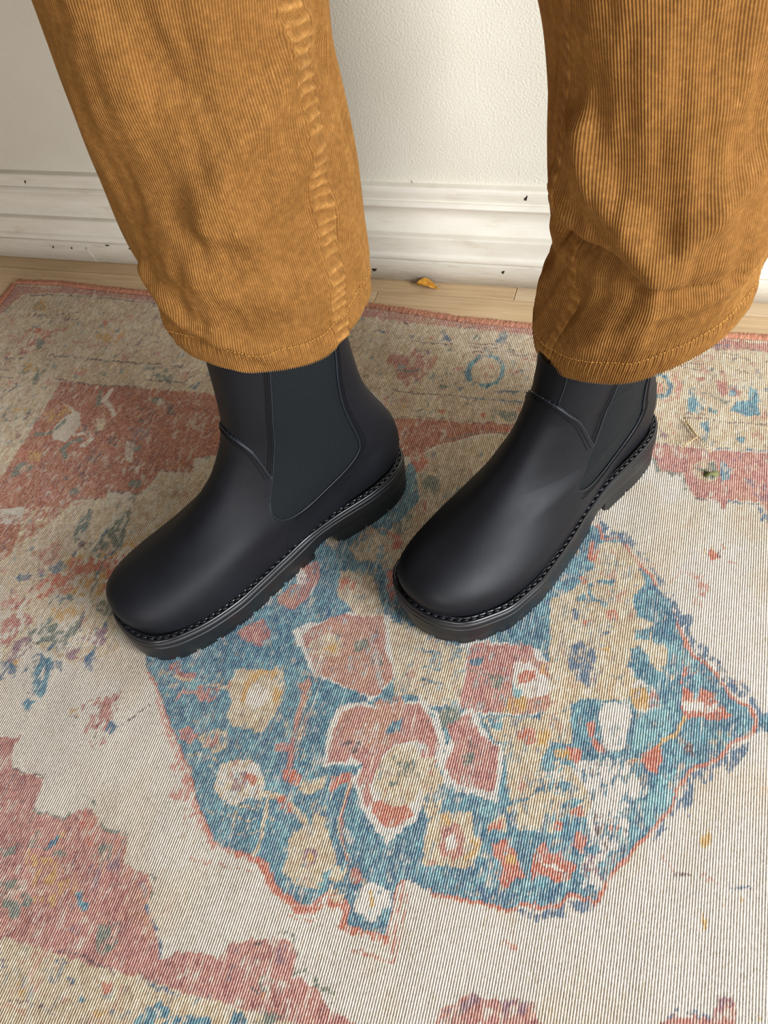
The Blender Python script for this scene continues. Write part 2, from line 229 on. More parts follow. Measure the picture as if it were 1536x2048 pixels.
# ---------- rug print: kind+colour+density[,width]: outline points in mm on the rug; tan wash in the left spandrel is shade painted over cream ----------
RUG = """
Pt100:-1121,723 -814,789 -335,791 -122,790 97,782 197,786 171,630 101,627 0,624 -140,629 -257,623 -473,629 -661,625 -655,476 -627,173
Pp90:-846,745 -810,782 -749,786 -698,787 -598,785 -333,786 -225,778 -119,773 97,778 174,782 174,772 97,765 -117,762 -223,766 -330,773 -592,772 -692,776 -743,775 -793,770 -805,727 -813,692
Lk60,2.1:-784,768 -698,773 -592,770
PR90:-661,625 -473,629 -435,624 -408,555 -433,542 -452,537 -447,519 -484,513 -487,484 -525,483 -527,472 -550,466 -559,460 -569,437 -585,395 -597,380 -641,338 -651,354 -655,476
PR90:-308,623 -257,623 -140,629 -5,624 -82,603 -140,617 -173,610 -193,598 -211,589 -224,575 -287,553
Pp90:-3,624 51,624 101,626 142,629 142,552 103,553 95,568 70,566 66,553 60,563 40,564 31,577 29,589 7,590 -2,609
Pp90:-607,182 -484,208 -475,191 -463,188 -442,189 -436,161 -406,161 -400,170 -390,175 -378,167 -371,162 -349,160 -345,141 -323,138 -313,129 -313,117 -300,105 -286,86 -279,94 -261,97 -247,97 -242,108 -233,112 -217,116 -199,118 -192,111 -190,98 -170,94 -162,87 -151,78 -139,66 -162,72 -213,71 -266,70 -298,72 -340,70 -382,71 -413,70 -523,65
Pt100:-523,65 -413,70 -382,71 -340,70 -298,72 -266,70 -213,71 -162,72 -74,71 -64,30 -428,-67
Pp90:55,135 82,142 83,154 92,156 97,138 121,138 160,116 19,79 44,124
Pp90:-90,101 -71,118 -51,118 -31,121 -23,111 -8,94 -87,73
Pt100:-162,72 -5,75 160,83 373,90 343,-33 -31,-113 -74,71
Pp90:-161,86 -136,78 -88,76 -8,92 45,116 98,132 160,113 264,118 377,108 372,86 159,79 -5,73 -162,70
Pb97:-407,316 -395,296 -373,276 -345,244 -323,220 -301,193 -284,174 -272,169 -244,169 -236,167 -226,154 -216,148 -202,143 -189,147 -185,156 -178,156 -167,152 -165,140 -152,137 -134,137 -137,172 -131,178 -112,173 -88,174 -54,176 -49,181 -22,185 -16,196 2,194 5,207 15,223 32,249 44,270 47,286 58,305 75,316 83,332 98,340 101,352 94,364 81,370 67,389 53,398 42,413 51,402 40,418 33,436 20,456 10,473 -4,488 -15,504 -21,509 -32,505 -40,516 -132,532 -212,584 -274,510 -307,455 -307,398 -356,346
Ln55,4.6:35,247 47,268 50,284 61,303 78,314 86,336 101,345 104,356 97,368 84,375 70,394 56,403 45,418 54,406 43,423 36,441 24,461 13,478 -1,494 -12,510 -18,514 -28,511 -37,521
Pn80:-50,177 -35,179 -19,188 -19,177 -28,177 -35,173 -46,174
Pn50:-17,190 5,198 3,188 -14,183
Pn80:51,281 57,300 59,290 59,265 53,272
Pn80:60,302 73,312 70,294 64,293
Pn60:78,318 95,336 94,325 81,305
Pn60:53,402 68,401 76,387 92,384 99,370 86,373 67,387
Lr90,1.8:-395,296 -373,276 -345,244 -323,220 -301,193 -284,174 -272,169 -244,169 -236,167 -226,154 -216,148 -202,143 -189,147 -185,156 -178,156 -167,152 -165,140 -152,137 -134,137 -137,172 -131,178
LP70,3.4:-376,274 -348,242 -326,219 -304,192 -286,172 -275,168 -247,167 -238,166 -229,153 -219,147 -205,142 -192,145 -188,154 -181,154
Lr100,2.6:-112,173 -88,174 -54,176 -49,181 -22,185 -16,196 2,194 5,207 15,223 32,249 44,270 47,286 58,305 75,316 83,332 98,340 101,352 94,364 81,370 67,389 53,398 42,413 35,431 44,408 51,402 40,418 33,436 20,456 10,473 -4,488 -15,504 -21,509 -32,505 -40,516
Lr75,4.2:-268,168 -244,169 -234,161 -221,147 -203,140 -188,144 -182,150 -166,149 -166,139
LP90,1.6:-294,157 -279,158
LP80,1.6:-271,157 -256,158 -244,159
Lr80,4.0:-167,137 -152,135 -133,134
LP90,1.6:-156,124 -140,124 -123,123
LP90,2.8:-132,175 -130,148 -127,129
LP80,1.6:-127,169 -124,139 -124,124
LP70,1.6:-208,134 -197,134 -186,138
PP45:-342,236 -324,218 -306,199 -330,196 -327,212 -339,219
PP40:-314,186 -300,190 -285,173 -305,179
Pt95:-319,298 -317,313 -307,320 -297,327 -284,327 -276,317 -268,306 -268,293 -270,282 -273,273 -277,264 -289,264 -300,263 -309,272 -310,284
Po60:-306,300 -304,314 -292,325 -281,318 -283,311 -295,311 -299,299 -296,281 -302,286
Po50:-277,308 -269,303 -272,288 -278,293
Pw80:-301,299 -294,307 -283,301 -282,286 -290,280 -298,287
Pp80:-381,305 -371,312 -362,302 -350,305 -350,298 -361,294 -372,298
Lt70,3.4:-379,299 -360,296 -343,297 -327,296 -317,296
Pl50:-358,292 -343,302 -335,288 -350,285
LP90,2.9:-358,277 -356,284 -344,286 -337,279
Pp70:-345,292 -326,294 -324,284 -332,278 -341,282
Pp80:-345,252 -337,258 -327,250 -330,241 -341,243
Pt70:-327,250 -316,258 -301,257 -299,245 -308,238 -321,241
Pp40:-322,248 -309,255 -303,246 -316,242
Lt50,2.7:-329,231 -315,236 -302,233
Pb30:-392,303 -380,308 -374,293 -388,295
Pw90:-300,229 -289,237 -278,240 -267,235 -258,223 -258,212 -268,208 -276,202 -286,204 -297,211 -298,220
Pt40:-300,229 -289,237 -278,240 -267,235 -258,223 -258,212 -268,208 -276,202 -286,204 -297,211 -298,220
Pv70:-287,222 -284,229 -276,229 -271,220 -276,213 -282,214
Pr50:-276,229 -267,227 -266,218 -275,219
Lt35,1.6:-308,228 -291,227 -259,215
Lt35,1.6:-300,219 -279,219 -253,209
Lt35,1.6:-292,210 -268,212 -247,203
Lt35,1.6:-285,201 -256,204 -241,197
Lt70,2.1:-273,199 -271,176
Lt90,2.8:-251,213 -247,192 -247,171
Lt50,1.8:-296,194 -282,194 -262,193 -242,199
Lt40,1.6:-281,181 -265,181 -249,187
Lp85,4.6:-247,316 -251,303 -250,278 -247,256 -244,242 -239,233
Lt70,1.9:-244,317 -247,299 -245,275 -242,250
Pp70:-260,312 -252,320 -247,310 -249,293
Pp85:-245,285 -241,292 -231,286 -228,276 -235,269 -242,265
Pp90:-263,257 -248,260 -247,252 -257,250
Pt80:-233,232 -223,236 -211,241 -210,232 -220,224 -230,225
Pr80:-248,239 -236,241 -230,235 -233,227 -245,230
Pr85:-207,240 -190,247 -190,240 -206,227
Lb100,3.3:-215,243 -201,247 -187,257
Lt90,4.6:-259,215 -243,217 -227,210 -216,201
Pr80:-246,216 -237,217 -226,206 -237,206
Lr85,1.7:-188,246 -192,228 -190,211 -185,194 -176,178
Lt70,1.6:-190,244 -193,223 -191,205 -183,189 -174,181
Pt95:-226,187 -222,195 -211,201 -207,205 -198,200 -190,188 -185,176 -191,169 -190,159 -201,155 -212,157 -221,162 -223,173
Pv50:-213,181 -206,186 -199,181 -199,171 -208,172
Po80:-208,179 -204,181 -201,175 -206,174
Pt60:-216,212 -205,216 -199,203 -211,201
Pb100:-193,170 -187,172 -184,164 -190,161
Pt40:-189,173 -174,176 -169,172 -176,164 -186,164
Pp90:-173,177 -168,178 -162,171 -165,164 -170,167
Pw75:-164,161 -153,170 -139,168 -135,161 -142,156 -146,144 -155,147 -163,151
Lo90,2.9:-153,163 -150,156
Pt40:-185,161 -169,159 -172,151 -183,153
Pl30:-212,161 -188,163 -190,150 -204,148
Pw95:-223,298 -201,309 -190,307 -156,316 -138,303 -129,282 -130,264 -132,251 -132,236 -134,221 -146,208 -152,198 -164,209 -180,225 -191,243 -185,254 -218,247 -222,270
Pp90:-216,295 -201,304 -184,306 -155,314 -141,303 -132,281 -134,265 -143,279 -151,281 -166,275 -173,264 -174,249 -175,241 -187,242 -185,254 -196,260 -199,253 -216,251 -218,275
Pw50:-196,287 -186,293 -181,286 -186,273 -196,267
Pk30:-210,268 -193,278 -190,265 -198,261
Pb90:-178,285 -173,294 -165,298 -166,287 -174,282
Pt100:-173,260 -166,274 -152,277 -140,268 -137,253 -139,235 -146,226 -158,225 -173,238 -174,251
Pg25:-171,257 -162,269 -150,269 -143,256 -148,243 -161,242
Pr90:-171,227 -163,231 -155,227 -145,231 -138,224 -145,216 -154,210 -165,216
Pp85:-187,242 -177,241 -170,228 -174,223
Pp80:-136,265 -131,273 -131,262
Lw90,3.0:-151,313 -136,296 -122,279
Pg90:-138,311 -130,315 -126,298 -133,298
Pw90:-284,356 -273,368 -258,375 -237,389 -200,391 -185,375 -175,346 -180,332 -195,310 -210,313 -234,319 -251,322 -265,339
Pp85:-272,354 -263,370 -244,385 -206,390 -199,373 -196,357 -187,344 -183,331 -192,315 -210,315 -234,321 -250,325 -259,338
Pt85:-263,353 -252,363 -237,361 -234,345 -248,338 -262,342
Po50:-252,351 -242,358 -238,347 -246,343
Pg60:-226,361 -216,367 -210,355 -222,352
Pg60:-207,346 -197,350 -194,340 -204,340
Pb100:-250,318 -215,316 -198,313 -202,306 -220,301 -223,279 -230,242 -236,236 -243,279 -242,294
Pp75:-328,346 -312,358 -298,354 -297,345 -309,338 -323,340
Pt90:-200,386 -163,384 -157,322 -176,318 -184,340
Lb70,2.3:-177,361 -161,361 -148,362
Lb70,2.2:-173,345 -158,346 -144,346
Lb70,2.2:-169,329 -154,329 -140,330
Pt90:-164,348 -136,343 -130,317 -157,320
Pp70:-193,310 -172,319 -164,308 -179,303
Pw80:-179,368 -143,369 -124,380 -106,384 -69,383 -62,374 -45,365 -36,353 -38,342 -46,329 -72,320 -110,314 -123,317 -157,314 -170,348
Pt80:-181,376 -149,374 -128,371 -126,347 -123,317 -147,316 -167,328
Lb60,2.4:-166,363 -149,363
Lb60,2.3:-162,347 -145,347
Lb60,2.3:-159,335 -142,335
Pp90:-127,374 -115,380 -77,386 -69,372 -57,373 -48,364 -38,354 -41,342 -50,332 -71,322 -121,316 -125,327 -124,345
Pb90:-124,360 -114,366 -112,358 -121,356
Pw90:-88,365 -74,369 -65,361 -54,355 -51,348 -62,341 -73,335 -83,341 -87,350
Pr80:-83,357 -71,362 -66,355 -76,349 -81,349
Po70:-69,370 -53,373 -52,364 -62,359
Po60:-90,330 -72,339 -71,324 -88,319
Pg70:-107,350 -94,351 -94,341 -101,341
Lg80,1.6:-124,352 -107,351 -89,352
Pl50:-87,348 -77,342 -77,334 -83,337
Lw90,2.8:-152,315 -138,308 -129,285 -128,253
Pw90:-119,314 -109,316 -94,296 -81,292 -79,270 -78,248 -120,251 -128,269 -124,286
Pp95:-129,300 -114,313 -99,295 -86,292 -82,270 -82,255 -113,256 -124,266 -120,285
Pg90:-136,309 -123,317 -119,306 -127,301 -132,302
Pg70:-112,281 -104,283 -101,271 -110,271
Pp80:-157,314 -142,305 -135,288 -139,268 -147,274
Pt70:-145,267 -134,273 -122,256 -117,230 -128,225
Pt85:-103,313 -59,321 -46,352 -30,356 -34,339 -32,306 -46,303 -53,285 -52,262 -70,251 -81,292 -93,300
Pb60:-101,312 -87,313 -85,304 -94,304
Pb40:-85,302 -77,296 -72,282 -82,288
Pr80:-75,306 -62,312 -59,300 -65,297 -72,299
Po60:-60,311 -48,315 -48,299 -57,300
Pb95:-38,344 -18,348 -16,335 -25,322 -16,309 -14,295 -29,306 -36,320
Pr70:-25,324 -17,327 -17,314 -10,310 -6,304 -12,303 -20,312
Pw85:-14,345 6,347 9,337 7,310 -6,304 -10,314 -16,331
Pt90:-19,378 2,380 5,349 -15,347
Pr50:-30,350 -19,352 -21,346
Pn55:-48,387 -31,394 -22,378 -18,364 -26,357 -34,363 -43,373
Pl35:-44,384 -26,383 -22,365 -33,367
Pr80:-35,303 -22,301 -22,290 -30,292
Po50:-44,296 -32,300 -29,292 -40,289
Pw70:-29,290 7,303 15,291 27,283 26,276 14,273 18,241 7,229 -9,232 -15,250 -10,265 -27,268
Pt75:-56,286 -28,288 -10,265 -15,250 -31,250 -35,236 -60,233 -72,244 -52,262
Pb60:-51,287 -41,286 -40,277 -48,279
Pb35:-54,276 -25,275 -25,265 -54,262
Lw70,3.3:-42,278 -32,277
Pb90:-32,258 -25,265 -15,263 -25,255 -23,238 -30,237
Pb90:-22,248 -12,254 -12,241 -18,239
Pr80:-25,253 -18,260 -15,253 -21,250
Pk30:-10,260 17,249 16,228 -5,234
Pr50:-2,248 10,252 11,244 2,241
Pv60:-11,226 14,231 6,210 -9,210
Pw30:-14,226 12,232 3,202 -10,203
Pr70:-19,239 -10,241 -11,225 -20,229
Pr40:-26,221 -20,223 -23,232
Pw60:3,383 11,374 24,369 30,360 31,347 20,343 10,342 6,355
Po90:6,361 19,364 21,347 11,343 8,346
Pp80:21,362 28,362 29,348 21,347
Pl80:5,397 16,395 33,376 41,360 31,362 20,368 8,373
Pl45:31,362 39,360 44,344 38,324 13,308 13,330
Pl45:30,410 52,392 63,375 45,379 33,393
Lt70,4.0:18,390 36,377
Pt90:-37,413 16,414 25,391 5,385 -7,397 -35,398
Pr90:45,371 50,370 54,361 58,372 67,371 70,361 82,354 70,345 62,348 50,345 45,352 46,361
Pw60:45,357 54,361 72,359 74,355 47,350
Lr70,2.2:43,374 46,387 53,384
Lo95,2.7:49,345 42,327 33,318 29,311
Pr90:21,308 32,317 35,313 35,304 32,294 26,295 20,302
Lt80,3.0:11,299 22,306
Pk80:45,329 55,324 58,314 49,318
Pl45:37,299 50,307 44,271 32,251 21,242 18,269 29,277
Pt95:-125,225 -116,232 -95,237 -91,223 -83,217 -85,203 -91,195 -107,195 -123,191 -126,212
Pp85:-116,219 -106,226 -99,221 -94,208 -100,200 -112,202
Pw100:-112,215 -105,218 -100,211 -106,205
Po70:-119,229 -109,232 -109,224 -115,222
Po80:-93,218 -84,216 -87,207 -93,201 -93,209
Pt90:-82,230 -73,239 -68,233 -69,228 -80,227
Pr70:-81,230 -72,236 -71,229 -78,227
Pr85:-76,216 -69,223 -61,218 -56,210 -49,199 -56,196 -61,190 -67,193 -68,206 -73,208
Po70:-68,215 -58,214 -57,207 -65,206
Pr90:-47,217 -41,226 -32,220 -27,226 -24,219 -14,215 -18,206 -26,200 -35,205 -43,197
Lw80,2.2:-40,212 -31,212 -24,209
Pr60:-36,245 -30,245 -29,237 -35,239
Pl30:-104,247 -75,250 -77,236 -83,235 -94,239
Pn40:-86,186 -52,188 -50,180 -81,178
LP80,1.6:39,244 42,234 51,225
Lk90,1.9:51,225 61,226
LP90,1.6:69,228 80,227
Ln70,1.6:85,225 101,226
Po70:71,202 75,200 75,193 72,193
Po25:63,258 73,259 73,244 65,246
Po15:83,224 97,220 93,209 82,210
Pb95:102,359 118,361 118,348 102,345
Pb90:104,360 145,362 145,350 105,345
Pk20:108,335 112,336 113,329
PP25:-58,156 -46,154 -44,148 -55,150
LP40,1.8:-43,171 -33,168
Pn70:-41,525 -29,517 -12,512 -6,499 -13,503 -26,507 -33,506
Pt90:-33,502 -18,503 -4,489 3,475 9,458 0,453 2,433 16,425 15,419 4,417 5,404 30,404 32,385 18,386 1,397 1,383 9,371 6,351 -54,338 -69,432 -48,451 -38,494
Pr85:-45,500 -41,501 -40,493 -35,491 -36,483 -40,476 -46,480 -45,491
Pb60:-48,478 -39,476 -37,468 -45,466
Pr60:-50,462 -42,462 -42,453 -48,453
Pb40:-32,485 -24,485 -24,476
Pr50:-32,468 -27,472 -26,463
Pr80:-11,471 -8,471 -8,466
Lb80,3.7:-32,459 -20,461 -20,457
Lb65,3.9:-37,455 -40,449 -33,441 -24,437 -18,441
Pb50:-48,437 -42,444 -37,435 -45,435
Pb100:4,460 12,467 23,457 31,445 36,429 34,409 31,405 20,413 19,425 14,429 4,428 3,445
Pb90:4,416 15,416 15,406 5,406
Pb90:1,396 8,399 18,391 30,378 40,368 40,358 28,355 24,367 11,372
Pn80:-49,426 -43,428 -43,418 -47,416
Pn50:-45,411 -37,411 -39,408
Pn50:-29,409 -15,409 -21,401
Pr50:-23,430 -12,432 -11,423 -20,421
Pr60:-40,417 -30,420 -31,410 -38,412
Pn55:-49,389 -36,397 -26,391 -22,372 -19,359 -27,355 -38,365 -47,373
Po80:6,361 20,363 21,354 7,351
Po50:-23,393 -12,395 -14,389
Pt0:32,406 45,406 55,393 49,387 34,389
Pr40:40,388 48,388 51,384 44,381
Pn60:34,437 47,439 49,432 44,419 37,426
Pn70:54,413 61,412 65,402 55,405
Pn50:75,385 89,381 94,373 81,375
PP50:82,382 89,386 88,381
Po35:48,501 55,513 63,509 66,501 57,496
Pr50:52,506 57,510 67,501 58,496
Pr30:65,517 73,517 73,505 67,510
Lk90,2.1:64,502 64,508
LP40,1.8:71,497 79,494
LP60,1.7:25,461 29,470 36,480 44,479
PP60:44,479 53,479 60,466 55,448 47,450 51,463 47,471
Pp80:59,565 70,566 67,554
Ln50,2.5:96,566 100,550 103,546
Pt70:36,600 48,613 58,609 60,586 48,582 39,590
Pg90:50,608 55,609 59,598 56,585 51,589
Lg80,2.2:42,597 50,597
PB100:61,610 63,610 70,601 69,590 63,586 61,595
Pn40:80,592 91,592 90,584 81,586
Pv25:68,634 80,626 75,602 68,611
Pv35:87,588 102,588 103,566 91,571
Lg55,4.6:0,604 6,589 26,588 31,573
Lk60,1.8:39,563 59,561 66,553
Ln50,2.3:69,563 94,565 98,545
Lk70,1.6:-2,624 11,625
Ln60,1.7:54,627 74,627 101,628
Lk80,1.6:22,661 49,663 73,661 100,663 119,665
Lk50,1.6:24,667 52,669
Pb80:38,657 48,659 47,644 40,649
Pb70:72,641 79,644 78,635 74,636
Pn40:43,644 54,639 51,630
Pn40:77,639 85,636 83,628
Pv40:0,643 12,636 10,629 2,634
PB70:25,700 31,703 35,685 42,675 37,669 27,669
PB85:81,709 89,708 92,675 82,670 66,675 71,688 82,691
PB70:45,679 54,677 52,671 45,672
Pp80:50,716 62,714 62,698 57,695 52,703
Pp45:28,721 40,719 35,709
Pp30:62,707 76,716 76,694 64,696
Pg80:53,692 66,691 62,683 57,684
Lg60,1.8:47,694 54,691
Pb60:63,705 68,704 69,697 64,696
LB75,5.2:-8,718 4,714 7,699 3,688 -7,685
LP70,5.5:8,715 15,706 14,687
Pr60:-7,699 -1,704 0,691 -5,690
LP50,2.7:-1,678 11,683
PP50:13,643 18,642 16,637
Lk65,1.6:40,764 50,763 60,763
Lk65,1.6:77,766 84,765 90,764
Lk65,1.6:56,759 64,758 72,757
Lk65,1.6:59,750 71,750 83,750
Lk65,1.6:81,750 89,749 98,749
Lk65,1.6:16,739 24,738 32,737
Lk65,1.6:15,733 21,731 26,730
Lk65,1.6:26,729 45,730 63,730
Lk65,1.6:69,732 76,731 82,730
Ln70,1.9:39,768 65,769
LP30,2.8:22,728 39,726 57,726
Pb50:94,713 99,711 99,701
Ln80,2.9:-319,751 -305,750
Lk70,2.5:-288,768 -282,768
Pg70:-205,753 -201,763 -194,757 -197,747 -205,746
Pn70:-178,763 -169,767 -169,745 -180,744 -178,754
Pn60:-239,752 -233,752 -227,743 -236,745
Pr80:-254,750 -247,746 -251,743
Lk80,1.6:-226,766 -206,767
Lk80,1.8:-271,739 -248,739 -225,739
Lk80,1.6:-207,741 -175,744
Lk80,1.6:-206,735 -174,738
Lk80,1.6:-205,729 -173,732
Lk50,1.9:-163,735 -124,728
Lk35,3.8:-140,756 -125,750
Lk60,1.6:-160,730 -143,729
Pp70:-293,719 -281,718 -268,715 -266,729 -258,721 -249,717 -237,721 -236,709 -241,695 -248,681 -259,670 -272,680 -278,695 -290,701
Pt80:-268,712 -260,716 -259,702 -263,701
Lg80,3.4:-274,693 -266,692 -252,696
Pl40:-275,700 -268,701 -268,693 -273,693
Pv35:-263,727 -239,728 -250,719
Pp70:-218,702 -205,705 -207,697 -214,697
Pp70:-157,705 -143,705 -145,700 -154,699
Pp50:-145,726 -127,725 -127,721 -143,723
LB85,6.7:-192,723 -198,712 -198,696 -193,685
LB75,4.4:-192,724 -180,726 -171,722 -164,711 -162,696 -165,685 -175,678 -188,681
Pp20:-188,711 -174,712 -171,695 -183,693
Pg80:-226,677 -212,677 -213,673 -222,672
Pn80:-205,673 -196,674 -201,667
Ln60,3.2:-163,672 -130,675
Lk75,1.7:-287,661 -254,661 -207,661
Ln50,2.3:-199,662 -171,660 -134,661
Pg60:-248,635 -233,639 -235,633
Pg50:-312,679 -303,683 -303,676
Pg60:-167,648 -137,646 -139,631 -149,634
Pr60:-175,641 -167,640 -167,631 -173,633
Pr50:-217,639 -210,640 -210,634 -216,633
Pn70:-278,652 -273,653 -274,649
Po20:-283,647 -251,647 -250,637 -275,638
Lk60,1.6:-257,624 -230,627 -140,629
Lg60,1.6:-204,597 -172,614 -140,616
Pg80:-212,548 -198,550 -194,536 -206,532
Lk80,3.0:-193,576 -186,576
Pr80:-173,577 -166,578 -166,570 -173,571
Lr60,3.9:-193,574 -193,561
Pr50:-213,558 -202,557 -202,548 -209,549
Pk40:-165,578 -154,576 -160,571
Pt100:-224,575 -193,598 -140,617 -82,603 -131,526 -181,477 -191,441 -212,449 -232,468 -207,520
Pr50:-231,572 -218,580 -206,560 -217,552
Pg70:-215,553 -194,551 -192,535 -205,530
Pg70:-226,491 -211,504 -205,487 -217,473
Pg50:-234,483 -222,477 -206,461 -218,461
Pr80:-215,436 -199,436 -200,418 -202,404 -214,420
Pr50:-210,522 -199,521 -197,506 -206,507
Pt60:-232,468 -218,461 -202,440 -219,435 -230,447
Pb70:-257,514 -232,483 -223,465 -247,466 -263,478
Pp85:-299,432 -282,435 -274,418 -277,400 -288,381 -305,385 -308,394 -295,409
Pw60:-300,421 -292,425 -285,411 -291,402
Pt70:-284,471 -271,471 -269,450 -283,453
Pb70:-290,460 -264,448 -270,426 -280,430
Pt90:-257,429 -227,429 -205,389 -230,387 -254,404
Pg60:-237,435 -225,437 -224,425
Pr50:-255,419 -240,422 -239,410 -252,410
Pr50:-228,478 -209,476 -212,460 -221,461
Pt70:-247,483 -226,471 -221,445 -246,441 -259,454
Pb100:-351,377 -304,371 -285,367 -274,348 -286,320 -329,311
Pp80:-331,349 -311,367 -298,355 -297,346 -308,339 -324,343
Pg60:-771,753 -759,757 -750,746 -754,739 -768,744
Po25:-769,763 -754,761 -740,744 -747,740
Lk50,2.2:-764,732 -727,734 -700,745
Lk35,1.9:-758,729 -693,730
Pr60:-661,731 -647,734 -652,721
LP50,2.6:-647,734 -623,735
Pr40:-754,702 -742,710 -727,708 -696,715 -702,705 -728,696
Pp50:-750,682 -738,695 -717,698 -701,685 -700,676 -723,668 -737,661
Pg85:-730,684 -727,691 -719,686 -715,686 -713,675 -720,671
LP50,3.7:-753,653 -750,679 -749,697
Lk50,3.1:-753,654 -719,657
Po45:-655,705 -648,714 -620,714 -617,700 -633,693 -648,697
LP80,3.0:-633,706 -623,708 -619,700 -629,698 -633,706
Pw100:-630,705 -626,705 -623,700 -628,700
LP70,3.0:-681,691 -654,690 -625,689
Lk85,2.4:-697,665 -668,666 -619,665 -574,665
Lk50,2.1:-575,666 -523,667
Pv30:-603,716 -590,718 -593,692 -603,693
Pg60:-731,639 -719,646 -705,636 -713,630 -725,631
Lg50,3.5:-717,645 -701,642 -696,632 -692,616
Lg40,3.5:-689,611 -692,630 -690,649 -692,657
Lk60,3.0:-743,623 -724,623 -714,613 -717,602 -728,598
LP50,3.0:-737,613 -725,617 -722,607
Lk60,2.1:-677,629 -621,625 -555,629
Po30:-656,648 -640,650 -637,639 -650,640
Pg60:-565,659 -547,664 -520,651 -523,638 -545,643
Lk60,2.1:-559,641 -540,641 -512,642 -502,656
Lk50,2.1:-532,663 -508,666
Pn70:-503,635 -491,645 -490,632
Pr35:-524,659 -510,661 -511,645 -521,649
Pg40:-616,642 -603,649 -602,638 -609,635
Pv30:-599,641 -583,643 -585,630
Lg80,5.5:-603,615 -595,595
Lw90,5.9:-591,620 -592,603 -579,592 -570,583
Po35:-658,569 -646,586 -632,590 -615,582 -624,571 -640,559
Pc90:-644,596 -610,580 -602,564 -607,537 -624,541 -633,557 -627,573 -621,581
Pt90:-588,573 -579,577 -570,561 -577,555
Lg80,4.9:-624,568 -628,555 -632,548 -648,543
Lw70,5.2:-602,549 -588,554 -580,545 -586,535
Lg90,5.7:-591,544 -602,537 -605,527 -597,517
Pr80:-655,522 -643,519 -642,510 -651,509
Pg70:-538,610 -533,616 -524,615 -523,607 -531,604
Pc50:-530,614 -518,613 -516,601 -526,597
Pc70:-538,549 -527,548 -517,522 -527,523
Pg80:-526,541 -517,546 -517,536 -523,535
Pv40:-547,569 -518,573 -513,555 -529,548
Pc80:-514,516 -506,519 -505,506
Pg80:-511,498 -497,500 -496,490 -509,490
Pg60:-644,503 -626,503 -627,494 -645,480 -648,495
Po40:-645,519 -627,524 -623,508 -633,505
Pg80:-571,476 -560,482 -559,471 -568,470
Pk50:-588,493 -578,492 -578,486
Pv60:-528,509 -521,510 -520,506
Lk60,2.0:-524,482 -487,483
Lk70,2.0:-553,468 -531,469
Lk60,1.6:-487,516 -447,518
Pg60:-448,537 -433,541 -431,536
Pc70:-627,443 -608,448 -600,431 -622,427
Pg60:-500,459 -490,463 -488,450 -498,451
Pr50:-456,496 -440,501 -427,479 -435,470
Pt62:-597,380 -585,395 -569,437 -559,460 -527,472 -487,484 -484,513 -447,519 -433,542 -388,491 -455,430 -467,381 -430,311 -465,289 -517,300 -535,275
Po50:-528,400 -492,409 -476,428 -461,422 -471,388 -465,365 -490,355 -518,359 -530,372
Pr40:-539,376 -521,392 -507,388 -496,366 -514,357 -534,347 -552,353
Lg42,5.1:-534,456 -530,435 -527,414 -525,400
Ln50,3.0:-534,456 -530,435 -527,414 -525,400
Lg42,5.0:-493,459 -491,438 -486,413 -494,396 -486,374
Ln50,2.9:-493,459 -491,438 -486,413 -494,396 -486,374
Lg42,5.1:-505,434 -505,418 -507,402
Ln50,3.0:-505,434 -505,418 -507,402
Lg42,5.0:-569,362 -555,369 -545,375 -531,387
Ln50,2.9:-569,362 -555,369 -545,375 -531,387
Lg42,4.6:-486,374 -481,354 -482,329 -487,313 -501,308 -519,304
Ln50,2.7:-486,374 -481,354 -482,329 -487,313 -501,308 -519,304
Lg42,4.5:-462,360 -461,340 -451,321 -455,303 -454,290
Ln50,2.6:-462,360 -461,340 -451,321 -455,303 -454,290
Lg42,4.5:-488,330 -495,309 -499,292 -498,275 -494,261
Ln50,2.6:-488,330 -495,309 -499,292 -498,275 -494,261
Lg42,4.5:-519,304 -524,287 -523,268
Ln50,2.7:-519,304 -524,287 -523,268
Lg42,4.8:-501,353 -519,353
Ln50,2.8:-501,353 -519,353
Pg50:-525,439 -525,430 -532,430 -540,434 -542,444 -535,447
Pg50:-483,435 -483,425 -491,424 -501,429 -502,440 -495,444
Pk50:-518,416 -518,409 -523,409 -530,412 -531,420 -526,422
Pg50:-450,354 -450,345 -457,345 -466,349 -467,358 -460,362
Pg50:-502,317 -502,307 -511,307 -521,311 -523,322 -515,326
Pn50:-480,307 -481,299 -488,299 -497,302 -498,311 -491,315
Pv50:-513,298 -513,289 -521,288 -531,292 -533,303 -525,307
Pn50:-491,287 -491,278 -498,278 -507,281 -508,290 -501,294
Pn50:-515,276 -515,268 -522,268 -531,271 -533,280 -526,284
Pv50:-447,321 -447,312 -455,312 -463,315 -464,325 -457,328
Pv50:-467,299 -467,292 -473,292 -480,295 -481,303 -476,306
Pn50:-447,299 -447,293 -452,293 -458,295 -459,302 -454,304
Pn50:-529,384 -529,376 -535,376 -544,379 -545,388 -539,392
Pv50:-553,371 -553,362 -560,362 -568,366 -570,375 -564,378
Pg50:-472,324 -472,317 -478,317 -486,320 -487,328 -481,331
Pp50:-537,317 -537,309 -545,308 -554,312 -556,322 -549,325
Pp50:-546,342 -546,333 -553,333 -563,336 -564,346 -557,350
Pp50:-535,301 -535,295 -540,295 -547,297 -548,304 -543,306
Pc60:-634,441 -607,446 -598,428 -613,423 -624,424
Pt40:-607,446 -554,454 -523,379 -552,374 -575,357 -602,377 -590,392
Pg70:-538,424 -538,447 -534,456 -525,436 -530,427 -529,412
Pg65:-505,434 -501,441 -500,455 -491,463 -485,438 -480,413 -490,419 -501,427
Pg60:-515,419 -495,420 -493,411 -510,409
Pg50:-508,403 -498,407 -496,402
Pg85:-500,392 -493,398 -483,394 -484,387 -493,386
